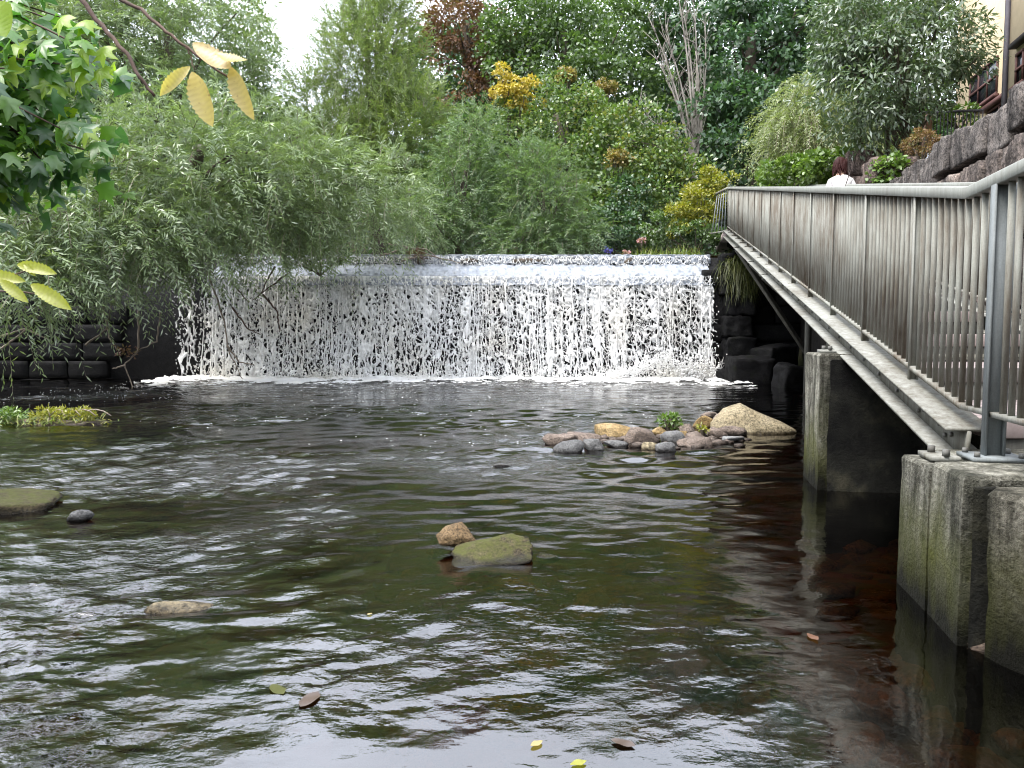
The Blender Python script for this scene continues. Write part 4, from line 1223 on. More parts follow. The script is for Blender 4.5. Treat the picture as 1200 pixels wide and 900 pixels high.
def trunk(parent, base, top, r0, ends, mat, seed, n_limb=10, lean=(0, 0, 0)):
    """tapered trunk and limbs reaching into the crown"""
    r = np.random.default_rng(seed); base = np.array(base, float); top = np.array(top, float)
    pts = bez(base, (base + top) / 2 + np.array(lean) + r.normal(0, 0.12, 3), top, 9)
    mb = MB(); mb.tube(pts, np.linspace(r0, r0 * 0.35, 9), 9); mb.obj('trunk', mat, parent, True)
    if len(ends):
        pick = r.choice(len(ends), min(n_limb, len(ends)), replace=False)
        for e in np.array(ends)[pick]:
            t = r.uniform(0.35, 0.95); s = pts[int(t * 8)]
            mb = MB(); c = (s + e) / 2 + np.array([0, 0, 0.25 * np.linalg.norm(e - s) * r.uniform(0.2, 1)])
            q = bez(s, c, e, 8); q[1:-1] += r.normal(0, 0.03, (6, 3))
            mb.tube(q, np.linspace(r0 * 0.38 * (1.15 - t), 0.012, 8), 5); mb.obj('limb', mat, parent, True)

def blob(x, y, D, rx, ry, rz):
    p = P(x, y, D); return (p.x, p.y, p.z, rx, ry, rz)

def rooted(x, y):
    return float(ground_h(np.array([x]), np.array([y]))[0]) - 0.15

def tree(name, label, base, blobs, fn, mat, seed, r0, cat='tree', group=None, bark='bark', n_limb=10, lean=(0, 0, 0), top_i=0, **kw):
    z = rooted(*base)
    root = empty(name, (base[0], base[1], z), label, cat, group)
    o = np.array([base[0], base[1], z])
    lb = [(b[0] - o[0], b[1] - o[1], b[2] - o[2], b[3], b[4], b[5]) for b in blobs]
    cr, C = fn('crown', root, lb, M[mat], seed, **kw)
    t = lb[top_i]
    trunk(root, (0, 0, 0), (t[0], t[1], t[2] + t[5] * 0.3), r0, C, M[bark], seed + 1, n_limb, lean)
    return root

G = 'trees on the wooded bank behind the weir'
# big willow leaning over the left of the weir
tree('willow_tree', 'large silvery willow overhanging the left end of the weir', (-9.3, 21.6),
     [blob(235, 205, 16.8, 2.3, 2.0, 1.9), blob(95, 235, 15.3, 2.1, 1.8, 1.75), blob(20, 300, 13.6, 1.1, 1.2, 1.1), blob(345, 215, 18.0, 1.7, 1.7, 1.35), blob(430, 232, 19.2, 1.4, 1.4, 1.15), blob(140, 280, 15.2, 1.7, 1.3, 0.7), blob(300, 258, 17.6, 1.5, 1.2, 0.5)],
     spray_crown, 'willow', 21, 0.34, n_limb=26, sprays=3600, per=24, length=0.85, L=0.15, W=0.029, droop=0.6, outw=0.75, shell=0.25)
# tall willow behind it at the left
tree('willow_tree', 'tall dark willow rising behind the left bank to the frame top', (-11.5, 24.5),
     [blob(200, 60, 22.5, 3.0, 2.2, 2.3), blob(80, 60, 21.5, 3.2, 2.2, 2.4), blob(170, -20, 23, 2.2, 2.0, 1.6), blob(30, -20, 22, 2.4, 2.0, 2.0), blob(265, 95, 23.5, 1.4, 1.5, 1.4)],
     spray_crown, 'willow', 22, 0.35, group=G, n_limb=18, sprays=2300, per=22, length=1.0, L=0.18, W=0.038, droop=0.45, shell=0.3)
tree('maple_tree', 'thin tree with reddish leaf tips beside the gap of white sky', (-8.6, 26.5),
     [blob(295, 70, 25, 0.8, 0.9, 1.3), blob(300, 120, 25, 0.8, 0.9, 0.8), blob(285, 20, 25.4, 0.6, 0.8, 0.9)],
     broad_crown, 'mixed_green', 23, 0.13, group=G, clumps=70, per=45, rc=0.36, L=0.13, W=0.09, shell=0.2)
# airy light green willow in the middle
tree('willow_tree', 'airy light green willow with a feathery top in the middle of the bank', (-4.7, 27.8),
     [blob(430, 75, 27.5, 1.9, 1.8, 1.9), blob(400, 190, 26.5, 2.3, 1.8, 1.7), blob(475, 150, 27, 1.7, 1.6, 1.9), blob(440, 25, 27.8, 1.3, 1.3, 1.3), blob(370, 120, 27.2, 1.1, 1.2, 1.1), blob(455, 0, 28, 0.8, 1.0, 1.0)],
     spray_crown, 'willow_light', 24, 0.28, group=G, n_limb=24, sprays=3700, per=22, length=0.95, L=0.145, W=0.032, droop=0.2, shell=0.25, updir=0.6)
# low willows on the weir crest
tree('willow_bush', 'soft grey green willow bush right of the leaning willow on the crest', (-1.6, 24.2),
     [blob(545, 220, 23.5, 1.3, 1.2, 1.7), blob(505, 265, 23, 1.1, 1.0, 1.0), blob(560, 165, 24, 0.8, 0.9, 1.1)],
     spray_crown, 'willow_bush', 25, 0.13, 'bush', G, n_limb=14, sprays=1500, per=22, length=0.75, L=0.11, W=0.022, droop=0.45, shell=0.25)
tree('willow_bush', 'rounded blue green willow bush standing on the middle of the crest', (0.9, 23.2),
     [blob(635, 235, 22.8, 1.25, 1.1, 1.45), blob(620, 285, 22.4, 1.3, 0.9, 0.65), blob(675, 275, 22.6, 0.8, 0.8, 0.7), blob(615, 200, 23, 0.7, 0.7, 0.9)],
     spray_crown, 'willow_bush', 26, 0.12, 'bush', G, n_limb=14, sprays=1700, per=22, length=0.7, L=0.105, W=0.022, droop=0.4, shell=0.25, updir=0.35)
# deciduous wall of trees behind
tree('copper_tree', 'rust brown tree against the sky between two green trees', (-0.9, 35),
     [blob(545, 40, 33, 1.9, 1.8, 1.7), blob(580, 75, 33, 1.3, 1.5, 1.2), blob(530, 0, 33.5, 1.2, 1.2, 1.2), blob(545, 110, 32, 1.0, 1.0, 0.7)],
     broad_crown, 'rust', 27, 0.3, group=G, n_limb=16, clumps=150, per=55, rc=0.55, L=0.16, W=0.11, shell=0.25)
tree('broadleaf_tree', 'big green broadleaf tree right of the rust brown tree', (2.9, 33.5),
     [blob(660, 60, 31, 3.2, 2.6, 2.6), blob(640, 25, 32, 2.4, 2.0, 1.5), blob(720, 35, 31.5, 2.3, 2.2, 2.6), blob(700, 130, 30, 2.8, 2.0, 2.0), blob(610, 40, 31.5, 1.4, 1.4, 1.6)],
     broad_crown, 'green', 28, 0.4, group=G, n_limb=14, clumps=430, per=60, rc=0.62, L=0.17, W=0.115)
tree('broadleaf_tree', 'shady mixed green tree with scattered orange sprigs above the crest', (3.0, 27.6),
     [blob(650, 150, 27.5, 2.2, 1.6, 1.5), blob(730, 190, 26.5, 2.1, 1.6, 1.7), blob(700, 250, 25.5, 1.8, 1.3, 1.2), blob(775, 230, 26, 1.6, 1.4, 1.6)],
     broad_crown, 'mixed_green', 29, 0.3, group=G, n_limb=12, clumps=360, per=58, rc=0.5, L=0.14, W=0.095)
tree('yellow_shrub', 'bright yellow autumn tree top among the green crowns', (-0.1, 28.5),
     [blob(596, 108, 27, 0.55, 0.5, 0.5), blob(615, 120, 27, 0.55, 0.5, 0.28), blob(588, 90, 27, 0.28, 0.3, 0.4), blob(622, 100, 27, 0.3, 0.3, 0.22)],
     broad_crown, 'yellow', 30, 0.08, 'tree', G, n_limb=8, clumps=50, per=46, rc=0.2, L=0.11, W=0.07, shell=0.1)
for i, (x, y, D, s, mt, lb) in enumerate([(708, 103, 28.5, 0.36, 'amber', 'small orange tinted spray above the mixed green tree'), (725, 186, 25, 0.34, 'amber', 'small amber spray in the shady leaves over the crest'), (665, 88, 28, 0.3, 'amber', 'faint golden spray left of the bare grey tree')]):
    b = blob(x, y, D, s, s * 0.8, s * 0.6)
    tree('autumn_sapling', lb, (b[0], b[1] + 0.5), [b], broad_crown, mt, 40 + i, 0.04, 'sapling', G, n_limb=5, clumps=22, per=32, rc=0.2, L=0.11, W=0.07, shell=0.1)
tree('chestnut_tree', 'dark tall chestnut with heavy leaf tiers behind the walkway', (9.4, 32),
     [blob(880, 60, 29, 2.6, 2.0, 2.6), blob(940, 20, 29.5, 2.3, 2.0, 2.6), blob(860, 160, 28, 1.9, 1.7, 1.9), blob(830, 20, 30.5, 2.0, 2.0, 1.9), blob(920, 140, 28.5, 1.9, 1.6, 1.6), blob(900, 0, 30, 2.4, 2.2, 1.6), blob(1010, 10, 28, 2.0, 2.0, 1.9)],
     broad_crown, 'dark_green', 31, 0.45, group=G, n_limb=16, clumps=400, per=62, rc=0.68, L=0.21, W=0.13, flat=0.42, droop=0.3)
tree('ivy_tree', 'ivy covered dark trunk mass behind the bare grey tree', (7.4, 34),
     [blob(800, 100, 32, 1.8, 1.5, 2.6), blob(770, 160, 30.5, 1.7, 1.4, 1.7), blob(800, 20, 32, 2.0, 1.6, 1.8), blob(820, 200, 28.5, 1.6, 1.2, 1.3)],
     broad_crown, 'dark_green', 32, 0.35, group=G, n_limb=8, clumps=260, per=55, rc=0.55, L=0.15, W=0.11)
# far row that closes the gaps
for i, (x, y, D, s) in enumerate([(60, 90, 34, 3.6), (200, 130, 33, 3.0), (330, 190, 38, 2.4), (480, 170, 38, 3.0), (620, 120, 40, 4.2), (560, 190, 33, 2.6), (740, 110, 41, 4.6), (900, 110, 42, 4.6), (1060, 100, 40, 4.2), (525, 95, 37, 2.5), (830, 150, 36, 3.0), (985, 120, 33, 3.0)]):
    b = blob(x, y, D, s, 2.2, s * 0.95); b2 = blob(x + 60, y + 70, D - 1, s * 0.8, 2, s * 0.7)
    tree('woodland_tree', ['dim tree behind the tall dark willow at far left', 'dim tree between the two left willows', 'low dim tree below the white sky gap', 'dim tree behind the airy light willow', 'dim tall tree behind the big broadleaf tree', 'dim tree behind the willow bushes', 'dim tree behind the bare grey tree', 'dim tree behind the dark chestnut', 'dim tree behind the bay tree near the house', 'dim small crown between the airy willow and the rust tree', 'dim dark tree low behind the bare grey tree', 'dim tree between the dark chestnut and the bay tree'][i],
         (b[0], D + 1.5), [b, b2], broad_crown, 'dark_green' if i % 2 else 'green', 60 + i, 0.3, group=G, n_limb=4, clumps=190, per=48, rc=0.8, L=0.26, W=0.19)
# bare grey tree
root = empty('bare_tree', (7.2, 28.5, rooted(7.2, 28.5)), 'bare grey leafless tree with upright twigs in the wood', 'tree', G)
r = np.random.default_rng(70)
o = np.array(root.location)
tips = [np.array(P(x, y, 27.5)) - o for x, y in [(790, -30), (760, 20), (800, 10), (815, 60), (770, 70), (748, 130), (820, 110), (805, 150), (780, 40), (735, 135), (810, -20), (826, 30)]]
tb_ = np.array(P(812, 200, 27.6)) - o
mb = MB(); mb.tube(bez((0, 0, 0), tb_ * 0.5, tb_, 6), np.linspace(0.14, 0.09, 6), 7); mb.obj('trunk', M['bark_grey'], root, True)
for t_ in tips:
    mb = MB(); q = bez(tb_, (tb_ + t_) / 2 + np.array([0.35, 0, 0.2]), t_, 10); mb.tube(q, np.linspace(0.06, 0.012, 10), 5); mb.obj('limb', M['bark_grey'], root, True)
mb = MB()
for t_ in tips:
    q = bez(tb_, (tb_ + t_) / 2 + np.array([0.35, 0, 0.2]), t_, 10)
    for k in range(26):
        s = q[r.integers(3, 10)]; e = s + np.array([r.normal(0, 0.22), r.normal(0, 0.2), r.uniform(0.15, 0.9)])
        mb.tube(bez(s, (s + e) / 2 + r.normal(0, 0.06, 3), e, 4), np.linspace(0.016, 0.006, 4), 3)
tag(mb.obj('twigs', M['bark_grey'], root), kind='stuff')
# right-hand group by the walkway
tree('weeping_tree', 'pale weeping tree with hanging fronds beside the dark chestnut', (8.3, 19.6),
     [blob(955, 130, 19.5, 1.05, 1.0, 0.75), blob(935, 165, 19, 0.8, 0.8, 0.7), blob(985, 165, 19.5, 1.1, 0.9, 0.7)],
     spray_crown, 'weeping', 33, 0.12, n_limb=10, sprays=1500, per=26, length=0.9, L=0.09, W=0.023, droop=1.15, outw=0.6, shell=0.4, updir=0.5)
tree('bay_tree', 'glossy leaved bay tree with a bent trunk above the stone wall', (7.95, 14.9),
     [blob(1065, 70, 14.4, 1.45, 1.1, 1.1), blob(1010, 95, 14.4, 0.95, 0.9, 1.0), blob(1105, 50, 14.2, 0.55, 0.7, 0.75), blob(1050, -5, 14.6, 1.2, 1.0, 0.8), blob(1000, 20, 14.8, 0.8, 0.8, 0.8), blob(1025, 140, 14.6, 0.8, 0.7, 0.45), blob(1128, 85, 14.0, 0.28, 0.3, 0.25)],
     broad_crown, 'laurel', 34, 0.11, n_limb=16, lean=(-0.25, 0, -0.3), top_i=0, clumps=300, per=46, rc=0.34, L=0.13, W=0.042, droop=0.55, flat=0.8)
for i, px in enumerate((1008, 1040)):
    p = P(px, 185, 15.4); root = empty('slim_trunk', (p.x, p.y, 3.6), ['thin dark stem left of the bent bay trunk', 'thin dark stem just beside the bent bay trunk'][i], 'trunk')
    mb = MB(); top = P(px - 6, 60, 15.2) - root.location; mb.tube(bez((0, 0, -0.4), (0.05, 0, top.z * 0.5), top, 7), np.linspace(0.055, 0.03, 7), 6); mb.obj('stem', M['bark'], root, True)
    tag(root, None, 'tree')
    broad_crown('crown', root, [(top.x, top.y, top.z, 0.7, 0.6, 0.6)], M['laurel'], 90 + i, 40, 40, 0.3, 0.13, 0.042, droop=0.5)
def shrub(name, label, blobs, mat, seed, cat='shrub', group=None, **kw):
    b = blobs[0]; root = empty(name, (b[0], b[1], b[2] - b[5]), label, cat, group); o = root.location
    lb = [(q[0] - o.x, q[1] - o.y, q[2] - o.z, *q[3:6]) for q in blobs]
    fol, C = broad_crown('foliage', root, lb, M[mat], seed, **kw)
    for e in C[:6]:
        mb = MB(); mb.tube(bez((0, 0, -0.15), np.array(e) * 0.5 + np.array([0, 0, 0.1]), e, 6), np.linspace(0.022, 0.006, 6), 5); mb.obj('stem', M['bark'], root, True)
    return root
shrub('ivy_hedge', 'bright green ivy hedge tumbling over the wall above the handrail', [blob(935, 203, 16.4, 0.75, 0.5, 0.3), blob(985, 195, 15.6, 0.8, 0.5, 0.25), blob(910, 212, 17.2, 0.45, 0.5, 0.35)], 'ivy', 101, 'hedge', None, clumps=110, per=48, rc=0.2, L=0.1, W=0.08, shell=0.4)
shrub('ivy_clump', 'small bright ivy clump between the gatepost and the stone wall', [blob(1045, 203, 12.6, 0.24, 0.25, 0.27)], 'ivy', 102, 'ivy', None, clumps=24, per=40, rc=0.14, L=0.08, W=0.065)
shrub('dry_bush', 'rounded brownish bush on top of the stone wall', [blob(1080, 170, 12.9, 0.26, 0.25, 0.24)], 'dry', 103, clumps=36, per=50, rc=0.1, L=0.05, W=0.02)
shrub('terrace_plant', 'leafy potted plants behind the terrace railing', [blob(1125, 137, 15.6, 0.4, 0.25, 0.18), blob(1098, 140, 15.8, 0.3, 0.25, 0.2)], 'ivy', 104, 'plant', None, clumps=22, per=30, rc=0.12, L=0.1, W=0.05)
shrub('lime_shrub', 'yellow green shrub beside the top end of the railing', [blob(822, 240, 22.5, 0.75, 0.6, 0.7), blob(838, 212, 22.5, 0.45, 0.4, 0.3), blob(800, 258, 22.3, 0.5, 0.5, 0.5)], 'lime', 105, clumps=90, per=50, rc=0.22, L=0.1, W=0.055, shell=0.25)
shrub('dark_shrub', 'dark leafed shrub beneath the yellow green one', [blob(815, 277, 22.0, 0.75, 0.5, 0.4), blob(770, 268, 22.8, 0.5, 0.5, 0.55)], 'green', 106, clumps=70, per=45, rc=0.2, L=0.09, W=0.06)
shrub('undergrowth_shrub', 'shady shrub at the crest between the willow bush and the flowers', [blob(718, 268, 24, 0.8, 0.6, 0.7), blob(740, 235, 24.6, 0.9, 0.6, 0.7)], 'dark_green', 107, clumps=90, per=48, rc=0.25, L=0.1, W=0.07)
shrub('undergrowth_shrub', 'low bright green shrub hanging over the water below the leaning willow', [blob(375, 300, 19.6, 0.75, 0.4, 0.35), blob(340, 303, 19.4, 0.4, 0.3, 0.22)], 'ivy', 108, clumps=46, per=42, rc=0.18, L=0.1, W=0.03, droop=0.5)
for i, (px, py, D, lb) in enumerate([(760, 290, 21.6, 'tuft of pale grass left of the tall one on the crest'), (800, 288, 21.5, 'tall yellowing grass tuft on the crest beside the abutment'), (778, 294, 21.4, 'short grass tuft between two taller tufts on the crest')]):
    p = P(px, py + 12, D)
    root = empty('grass_tuft', tuple(p), lb, 'grass', 'grass tufts on the weir crest')
    tag(blades('blade', M['grass'], root, (0, 0, 0), 260, (0.28, 0.15, 0.03), 0.5, 0.009, 0.35, 110 + i, 1.6), kind='stuff')
for i, (px, py, mt, lb) in enumerate([(752, 282, 'flower_pink', 'pink flower heads among the grass on the crest'), (712, 293, 'flower_blue', 'small blue flower at the foot of the shady shrub'), (735, 296, 'flower_pink', 'low pink flowers at the water edge of the crest')]):
    shrub('wildflower', lb, [blob(px, py, 21.8, 0.09, 0.08, 0.07)], mt, 120 + i, 'flower', None, clumps=8, per=14, rc=0.06, L=0.05, W=0.04)
for i, (x, y_, s_) in enumerate([(-9.5, -4, 3.4), (-6.0, -13, 4.0), (2.5, -17, 4.2), (8.5, -7, 3.2)]):  # unseen trees added behind the camera to keep sky light off the pier fronts
    zb = rooted(x, y_); b = (x, y_, zb + 5.2 + s_ * 0.4, s_, s_ * 0.9, s_); b2 = (x + 1.2, y_ + 1.0, zb + 3.2, s_ * 0.8, s_ * 0.8, s_ * 0.7)
    tree('riverside_tree', ['broad green tree on the left bank downstream', 'tall green tree far down the left bank', 'green tree closing the river bend downstream', 'green tree above the right wall downstream'][i], (x, y_), [b, b2], broad_crown, 'green', 400 + i, 0.3, group='unseen trees added behind the camera to block sky light', n_limb=5, clumps=150, per=34, rc=0.9, L=0.32, W=0.24)  # all four are added unseen trees that keep sky light off the piers
# dense understorey at the foot of the wood so no bare ground shows
r = np.random.default_rng(130)
n = 26000
ux = r.uniform(-17, 12, n); uy = r.uniform(21.5, 40, n)
edge = np.maximum(np.maximum(-11.0 - ux, ux - 6.0), uy - 27.2)
k = (edge > 0) & ~((ux > xr(uy) - 0.6) & (uy < 26))
ux, uy = ux[k], uy[k]
up_ = np.stack([ux, uy, ground_h(ux, uy) + 0.9 * r.random(len(ux)) ** 1.3 * (0.4 + fbm(ux, uy, 5, 2))], -1)
V, Q, a = leaf_quads(up_, unit(r.normal(size=up_.shape) + np.array([0, -0.3, 0.3])), unit(r.normal(size=up_.shape) * 0.5 + np.array([0, -0.4, 1])), r.uniform(0.1, 0.24, len(ux)), r.uniform(0.07, 0.15, len(ux)), r.random(len(ux)))
tag(link('undergrowth', np_mesh('undergrowth', V, [Q], False, a), M['dark_green']), 'low leafy undergrowth covering the wooded bank', 'undergrowth', kind='stuff')

# ------------------------------------------------------------------ near maple on the left
def maple_mesh(name, seed):
    """five-lobed leaf, about one unit long, cupped"""
    r = np.random.default_rng(seed)
    pol = [(-90, 0.36), (-62, 0.40), (-32, 0.56), (-14, 0.34), (8, 0.36), (28, 0.66), (42, 0.44), (54, 0.33), (72, 0.40), (80, 0.52), (90, 0.72)]
    lob = [(math.cos(R(t_)) * q, 0.36 + math.sin(R(t_)) * q) for t_, q in pol]
    pts = lob + [(-a, b) for a, b in lob[-2:0:-1]]
    V = [(a * 1.05, b, -0.35 * abs(a) - 0.45 * (b - 0.4) ** 2 + r.normal(0, 0.04)) for a, b in pts] + [(0, 0.36, 0.03)]
    k = len(pts)
    return np_mesh(name, V, [[[i, (i + 1) % k, k] for i in range(k)]], False, [r.random()] * k)
maple = empty('sycamore_tree', (-5.3, 4.6, 0.5), 'sycamore with lobed leaves hanging in from the left edge', 'tree')
mo = np.array(maple.location)
mb = MB(); mb.tube(bez((0, 0, -0.4), (0.1, 0.1, 1.6), (0.2, 0, 4.4), 9), np.linspace(0.16, 0.09, 9), 9); mb.obj('trunk', M['bark'], maple, True)
r = np.random.default_rng(140)
leafm = [maple_mesh('leaf', 141 + i) for i in range(4)]
for m_ in leafm: m_.materials.append(M['maple'])
leafb = [maple_mesh('leaf', 151 + i) for i in range(2)]
for m_ in leafb: m_.materials.append(M['maple_bright'])
tw_ends = []
for (x, y, D) in [(20, 10, 4.6), (100, 40, 4.9), (128, 72, 4.5), (70, 75, 4.4), (40, 110, 4.5), (100, 160, 4.7), (70, 150, 4.3), (115, 180, 4.6), (20, 180, 4.4), (60, 200, 4.6), (5, 80, 4.2), (-20, 140, 4.5), (-30, 30, 4.3), (110, 75, 4.8), (70, 20, 4.7), (-10, 210, 4.5)]:
    tw_ends.append(np.array(P(x, y, D)) - mo)
for e in tw_ends:
    s = np.array([0.15, 0, 2.2 + r.uniform(-0.8, 1.6)]); mb = MB(); q = bez(s, (s + e) / 2 + np.array([0, 0, 0.35]), e, 9); mb.tube(q, np.linspace(0.022, 0.004, 9), 5); mb.obj('branch', M['twig'], maple, True)
def put_leaf(me, parent, p, ax, nr, L, name='leaf'):
    ax = Vector(ax).normalized(); nr = Vector(nr); s = ax.cross(nr).normalized(); nr = s.cross(ax)
    o = link(name, me, None, parent)
    o.matrix_local = Matrix.Translation(Vector(p)) @ Matrix((s, ax, nr)).transposed().to_4x4() @ Matrix.Diagonal((L, L, L, 1))
    return o
cnt = 0
for i in range(285):
    e = tw_ends[r.integers(len(tw_ends))]; s = np.array([0.1, 0, 2.6])
    t = 1.0 - abs(r.normal(0, 0.13)); p = s + (e - s) * t + r.normal(0, 0.10, 3) * np.array([1, 1, 0.85])
    bright = r.random() < 0.14
    ax = np.array([r.normal(0.35, 0.6), r.normal(-0.35, 0.5), r.normal(-0.65, 0.3)]); nr = np.array([r.normal(0, 0.45), r.normal(-0.45, 0.4), 0.75])
    put_leaf((leafb[r.integers(2)] if bright else leafm[r.integers(4)]), maple, p, ax, nr, r.uniform(0.10, 0.165))
for (x, y) in [(121, 52), (118, 76), (97, 52), (86, 68), (90, 87), (68, 96), (95, 22), (75, 15), (58, 90), (103, 145)]:
    p = np.array(P(x, y, 4.4)) - mo
    put_leaf(leafb[int(x) % 2], maple, p, (r.normal(0, 0.5), -0.3, -0.8), (r.normal(0, 0.3), -0.7, 0.6), 0.13)
n = 420
ei = r.integers(len(tw_ends), size=n); E = np.array(tw_ends)[ei]; S_ = np.array([0.1, 0, 2.6])
pp = S_ + (E - S_) * (1.0 - np.abs(r.normal(0, 0.22, n)))[:, None] + r.normal(0, 0.13, (n, 3)) + np.array([-0.08, 0.2, 0])
base = leafm[0]; bv = np.array([v.co[:] for v in base.vertices]); bt = np.array([p_.vertices[:] for p_ in base.polygons])
ax = unit(r.normal(0, 0.5, (n, 3)) + np.array([0.3, -0.3, -0.6])); nr = unit(r.normal(0, 0.4, (n, 3)) + np.array([0, -0.4, 0.7]))
sx_ = unit(np.cross(ax, nr)); nr = np.cross(sx_, ax); sc_ = r.uniform(0.10, 0.16, n)[:, None, None]
VV = pp[:, None, :] + sc_ * (bv[None, :, 0:1] * sx_[:, None, :] + bv[None, :, 1:2] * ax[:, None, :] + bv[None, :, 2:3] * nr[:, None, :])
TT = (bt[None] + (np.arange(n) * len(bv))[:, None, None]).reshape(-1, 3)
tag(link('crown', np_mesh('crown', VV.reshape(-1, 3), [TT], False, np.repeat(r.random(n), len(bt))), M['maple'], maple), kind='stuff')
# low twig of the same tree with sharp yellow-green leaves
low = [(P(-25, 345, 2.6), P(30, 318, 2.3)), (P(-25, 345, 2.6), P(45, 345, 2.3))]
mb = MB()
for a, b in low: mb.tube(bez(np.array(a) - mo, (np.array(a) + np.array(b)) / 2 - mo + np.array([0, 0, 0.02]), np.array(b) - mo, 6), np.linspace(0.006, 0.002, 6), 5)
st = np.array(P(-25, 345, 2.6)) - mo
mb.tube(bez((0.1, 0, 1.9), (0.9, -1.0, 1.3), st, 8), np.linspace(0.02, 0.006, 8), 5)
mb.obj('branch', M['twig'], maple, True)
def lance(name, mat, seed, wd=0.42, serr=0.03, curl=0.2, fold=0.4):
    """long pointed leaf with a folded midrib and toothed edge"""
    r = np.random.default_rng(seed); n = 23; V = []; Q = []
    ph = r.uniform(0, 6)
    for i in range(n):
        t = i / (n - 1); w_ = wd * math.sin(math.pi * t ** 0.9) ** 0.85 * 0.5 + 0.004 + (serr if i % 2 else -serr * 0.5) * math.sin(math.pi * t)
        w_ = max(w_, 0.004) * (1 + 0.06 * math.sin(9 * t + ph))
        zc = -curl * t * t; pl = 0.022 * (1 if i % 2 else -1) * math.sin(math.pi * t); wv = 0.05 * math.sin(7 * t + ph)
        V += [(-w_, t + 0.05 * math.sin(math.pi * t), zc + w_ * fold + pl * (1 if fold > 0.1 else 0.3) + wv * w_ * 4 * 0.5), (0, t, zc), (w_, t + 0.05 * math.sin(math.pi * t), zc + w_ * fold + pl * (1 if fold > 0.1 else 0.3) - wv * w_ * 4 * 0.5)]
    for i in range(n - 1):
        Q += [[3 * i, 3 * i + 1, 3 * i + 4, 3 * i + 3], [3 * i + 1, 3 * i + 2, 3 * i + 5, 3 * i + 4]]
    me = np_mesh(name, V, [Q], True, [r.random()] * len(Q)); me.materials.append(mat); return me
def lance_px(me, parent, off, a, b, D, roll=0.3):
    A = np.array(P(a[0], a[1], D)); B = np.array(P(b[0], b[1], D - 0.02)); d = B - A
    return put_leaf(me, parent, A - off, d, (roll, -1, 0.3), np.linalg.norm(d))
M['yg_leaf'] = leaf_mat('yellow_green_leaf', [(0.42, 0.46, 0.05), (0.5, 0.5, 0.09)], 0.5, 0.04, None, (4.0, (0.25, 0.2, 0.05)))
lm_yg = lance('leaf', M['yg_leaf'], 3, 0.30, 0.02, 0.15)
for a, b, D in [((20, 310), (62, 318), 2.3), ((0, 328), (30, 352), 2.3), ((36, 333), (80, 360), 2.25), ((-20, 322), (25, 327), 2.35), ((28, 308), (40, 322), 2.3)]:
    lance_px(lm_yg, maple, mo, a, b, D, 0.2)
lance_px(lance('leaf', M['maple_bright'], 5, 0.9, 0.02, 0.05), maple, mo, (-14, 2), (6, 42), 2.4, 0.1)

# ------------------------------------------------------------------ twig with yellow leaves close to the camera
ct = empty('chestnut_branch', (-3.2, 1.2, 0.3), 'near overhanging twig with five pale yellow toothed leaves', 'branch')
co = np.array(ct.location)
M['dead_brown'] = leaf_mat('dead_brown_leaf', [(0.045, 0.026, 0.013), (0.075, 0.04, 0.018)], 0.1, 0.1)
M['pale_yellow'] = leaf_mat('pale_yellow_leaf', [(0.60, 0.46, 0.16), (0.66, 0.54, 0.22), (0.62, 0.46, 0.22)], 0.5, 0.05, None, (5.0, (0.28, 0.14, 0.05)))
def ptw(pts, r0, r1, name='twig'):
    q = np.array([np.array(P(x, y, D)) - co for x, y, D in pts]); t = np.linspace(0, len(q) - 1, 4 * len(q))
    q2 = np.stack([np.interp(t, np.arange(len(q)), q[:, k]) for k in range(3)], 1)
    q2 += np.random.default_rng(int(pts[0][0]) + 300).normal(0, 0.0015, q2.shape)
    mb = MB(); mb.tube(q2, np.linspace(r0, r1, len(q2)), 7); return mb.obj(name, M['twig'], ct, True)
ptw([(70, -40, 1.95), (97, 2, 1.9), (128, 40, 1.88), (148, 62, 1.86), (165, 92, 1.85), (180, 113, 1.85)], 0.0065, 0.0035, 'branch')
ptw([(100, -30, 1.95), (140, 0, 1.9), (165, 10, 1.88), (192, 35, 1.85), (218, 55, 1.84), (250, 80, 1.83), (275, 95, 1.82)], 0.0055, 0.0022)
ptw([(218, 55, 1.84), (225, 66, 1.84), (226, 82, 1.83)], 0.002, 0.0012, 'petiole')
st = np.array(P(85, -35, 1.95)) - co
mb = MB(); mb.tube(bez((0, 0, 0), (0.2, 0, 1.6), (0.35, 0.1, 3.2), 9), np.linspace(0.12, 0.08, 9), 8); mb.obj('trunk', M['bark'], ct, True)
mb = MB(); mb.tube(bez((0.33, 0.1, 2.9), (st + np.array([0.33, 0.1, 2.9])) / 2 + np.array([0, 0, 0.25]), st, 9), np.linspace(0.03, 0.007, 9), 7); mb.obj('branch', M['twig'], ct, True)
for k, (a, b, wd) in enumerate([((225, 84), (246, 146), 0.38), ((223, 78), (185, 108), 0.30), ((226, 50), (275, 92), 0.34), ((270, 78), (291, 136), 0.32), ((252, 62), (292, 84), 0.25)]):
    lance_px(lance('leaf', M['pale_yellow'], 10 + k, wd, 0.014, [0.10, 0.3, -0.25, 0.2, -0.3][k]), ct, co, a, b, 1.83 - 0.02 * k, [-0.2, 0.6, 0.2, -0.3, 0.7][k])

